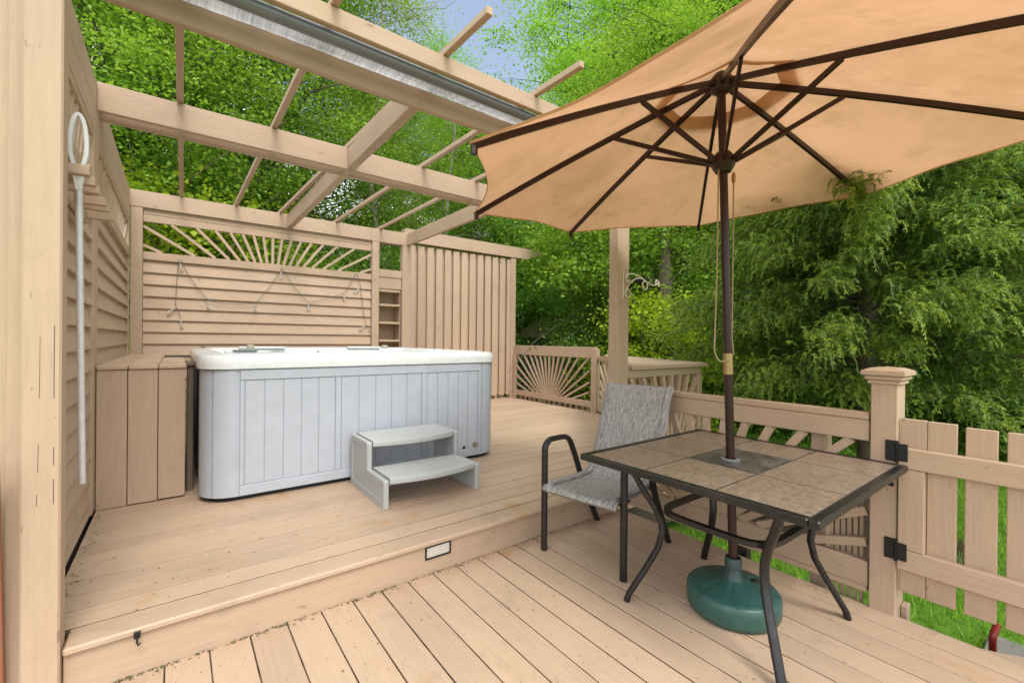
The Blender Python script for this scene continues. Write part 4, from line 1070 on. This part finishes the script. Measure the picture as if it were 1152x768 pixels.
# ================================================================== drooping conifer beyond the railing
CX, CY = 5.45, 1.32
r = np.random.default_rng(99)
cq = []; cs_ = []; tw = M()
trunk = [V(0, 0, -.1), V(.03, .02, .9), V(-.03, .04, 1.8), V(.04, -.02, 2.8), V(.02, .02, 3.6)]
def tp_at(z):
    for i in range(4):
        if z <= trunk[i+1][2]: t = (z - trunk[i][2])/(trunk[i+1][2]-trunk[i][2]); return trunk[i]*(1-t) + trunk[i+1]*t
    return trunk[4]
tw.tube(trunk, [.12, .10, .075, .05, .02], 10)
NL = 185
def bough(z, a, Ln, t0):
    d = V(math.cos(a), math.sin(a), 0); p0 = tp_at(z); rise = r.uniform(.02, .26)*Ln; pts = []
    for t in np.linspace(0, 1, 12): pts.append(p0 + d*Ln*t + V(0, 0, rise*math.sin(t*2.0) - .26*Ln*max(0, t-.45)**1.6))
    sw = r.normal(0, .12)
    pts = [p + V(-d[1], d[0], 0)*sw*(k/11)**2*Ln for k, p in enumerate(pts)]
    tw.tube(pts, list(np.linspace(.011, .0025, 12)), 5)
    for s in range(int(60 + 50*Ln)):
        t = t0 + (1-t0)*r.uniform(0, 1.0)**.75; k = min(10, int(t*11)); f = t*11 - k; b = pts[k]*(1-f) + pts[k+1]*f
        b = b + r.normal(0, .06, 3)
        sa = a + r.choice([-1, 1])*r.uniform(.1, 1.2) * (1 - .5*(t > .93)); sdv = V(math.cos(sa), math.sin(sa), 0)
        l = r.uniform(.10, .24); drp = r.uniform(.15, 1.25)
        nk = 12
        tt = np.linspace(0, 1, nk)
        C = b + sdv*l*(tt*.85 - .2*tt*tt)[:, None] + np.c_[np.zeros(nk), np.zeros(nk), .22*l*np.sin(tt*2.2) - drp*l*tt**2*.6]
        T = np.gradient(C, axis=0); T /= np.linalg.norm(T, axis=1)[:, None] + 1e-9
        S = np.cross(T, V(0, 0, 1)); S /= np.linalg.norm(S, axis=1)[:, None] + 1e-9
        new = t > .62 and r.uniform() < .75
        for sg in (-1, 1):
            ln = r.uniform(.020, .048, nk)*(1.1 - .5*tt)
            dirv = T*.75 + S*sg*r.uniform(.3, .95, nk)[:, None] + np.c_[r.normal(0, .2, nk), r.normal(0, .2, nk), -r.uniform(-.1, .7, nk)]
            dirv /= np.linalg.norm(dirv, axis=1)[:, None]
            wv_ = np.cross(dirv, np.c_[r.normal(0, .7, nk), r.normal(0, .7, nk), np.ones(nk)]); wv_ /= np.linalg.norm(wv_, axis=1)[:, None]
            E = C + dirv*ln[:, None]; Md = C + dirv*ln[:, None]*.5; W = .0046
            cq.append(np.stack([C, Md - wv_*W, E, Md + wv_*W], 1).reshape(-1, 3)); cs_.append(np.where(tt > .35, 1, 0) if new else np.zeros(nk))
        sd_ = S*.0022
        cq.append(np.stack([C[:-1]-sd_[:-1], C[:-1]+sd_[:-1], C[1:]+sd_[1:], C[1:]-sd_[1:]], 1).reshape(-1, 3)); cs_.append(np.zeros(nk-1))
for i in range(NL):
    u = (i + .5)/NL; z = 1.12 + 2.4*u**.95; a = i*2.39996 + r.normal(0, .25)
    env = 2.0*(1 - max(0, (z-1.5)/2.3)**2.0)**.5 if z > 1.5 else 2.0 - (1.5-z)*.5
    bough(z, a, env*r.uniform(.6, 1.08), .22)
for a, z, Ln in ((3.3, 2.62, 2.4), (3.3, 2.70, 2.45), (3.42, 2.66, 2.35), (3.25, 2.5, 2.3), (3.35, 2.55, 2.4), (3.4, 2.78, 2.2), (3.3, 2.78, 2.3)): bough(z, a, Ln, .15)
cf = thing('weeping_conifer', 'broad drooping green conifer leaning over the railing behind the table', 'conifer', (CX, CY, GZ))
o = bpy.data.objects.new('crown', arr_mesh('conifer_sprays', np.concatenate(cq), 4, NEEDLE, NEEDLEN, np.concatenate(cs_))); COL.objects.link(o); o.parent = cf
tm = tw.build('trunk', BARK, None, 60); tm.parent = cf

# ================================================================== sky, sun, camera
W = bpy.data.worlds.new('World'); SC.world = W; W.use_nodes = True
nt = W.node_tree; bg = nt.nodes['Background']
SUN_EL, SUN_AZ = 50., 186.                     # azimuth clockwise from +Y: sun behind the camera, to the left
sky = nt.nodes.new('ShaderNodeTexSky'); sky.sky_type = 'NISHITA'; sky.sun_disc = False
sky.sun_elevation = R(SUN_EL); sky.sun_rotation = R(SUN_AZ); sky.air_density = 1.; sky.dust_density = 1.5; sky.ozone_density = 1.
tc = nt.nodes.new('ShaderNodeTexCoord'); nz_ = nt.nodes.new('ShaderNodeTexNoise'); nz_.inputs['Scale'].default_value = 2.2; nz_.inputs['Detail'].default_value = 6; nz_.inputs['Roughness'].default_value = .6
nt.links.new(tc.outputs['Generated'], nz_.inputs['Vector'])
rp = nt.nodes.new('ShaderNodeValToRGB'); rp.color_ramp.elements[0].position = .52; rp.color_ramp.elements[1].position = .66; rp.color_ramp.elements[0].color = (.11, .11, .11, 1); nt.links.new(nz_.outputs['Fac'], rp.inputs['Fac'])
mx = nt.nodes.new('ShaderNodeMix'); mx.data_type = 'RGBA'; nt.links.new(rp.outputs['Color'], mx.inputs['Factor']); nt.links.new(sky.outputs['Color'], mx.inputs['A']); mx.inputs['B'].default_value = (9.5, 9.8, 10.2, 1)
dp = nt.nodes.new('ShaderNodeVectorMath'); dp.operation = 'DOT_PRODUCT'; nt.links.new(tc.outputs['Generated'], dp.inputs[0])
dp.inputs[1].default_value = (math.sin(R(29))*math.cos(R(37)), math.cos(R(29))*math.cos(R(37)), math.sin(R(37)))   # the break in the cloud
cl_ = nt.nodes.new('ShaderNodeMapRange'); cl_.inputs['From Min'].default_value = .90; cl_.inputs['From Max'].default_value = .985; cl_.inputs['To Min'].default_value = .22; cl_.inputs['To Max'].default_value = -.12
nt.links.new(dp.outputs['Value'], cl_.inputs['Value'])
ad = nt.nodes.new('ShaderNodeMath'); ad.operation = 'ADD'; nt.links.new(nz_.outputs['Fac'], ad.inputs[0]); nt.links.new(cl_.outputs['Result'], ad.inputs[1]); nt.links.new(ad.outputs[0], rp.inputs['Fac'])
nt.links.new(mx.outputs['Result'], bg.inputs['Color']); bg.inputs['Strength'].default_value = .13
L = bpy.data.lights.new('sun', 'SUN'); L.energy = SUN_E; L.angle = R(SUN_ANG); L.color = (1., .95, .87)
lo = bpy.data.objects.new('sun', L); COL.objects.link(lo)
sd_ = V(math.sin(R(SUN_AZ))*math.cos(R(SUN_EL)), math.cos(R(SUN_AZ))*math.cos(R(SUN_EL)), math.sin(R(SUN_EL)))
lo.rotation_euler = Vector(sd_).to_track_quat('Z', 'Y').to_euler(); lo.location = (0, 0, 20)

cam = bpy.data.cameras.new('camera'); co = bpy.data.objects.new('camera', cam); COL.objects.link(co); SC.camera = co
cam.sensor_width = 36.; cam.lens = 497.75/1152*36; cam.clip_start = .02; cam.clip_end = 800
yw_, pt_, rl_ = R(37.25), R(-.156), R(.5432)
fw = V(math.sin(yw_)*math.cos(pt_), math.cos(yw_)*math.cos(pt_), math.sin(pt_)); r0 = V(math.cos(yw_), -math.sin(yw_), 0); u0 = np.cross(r0, fw)
r2 = math.cos(rl_)*r0 + math.sin(rl_)*u0; u2 = -math.sin(rl_)*r0 + math.cos(rl_)*u0
co.matrix_world = Matrix(((r2[0], u2[0], -fw[0], 0), (r2[1], u2[1], -fw[1], 0), (r2[2], u2[2], -fw[2], 1.28), (0, 0, 0, 1)))
vs_ = SC.view_settings; vs_.view_transform = 'Standard'; vs_.look = 'None'; vs_.gamma = 1.; vs_.exposure = EXPOSURE; vs_.use_curve_mapping = False
SC.cycles.max_bounces = 8; SC.cycles.diffuse_bounces = 4; SC.cycles.glossy_bounces = 3; SC.cycles.transmission_bounces = 5; SC.cycles.transparent_max_bounces = 6
SC.cycles.use_denoising = True
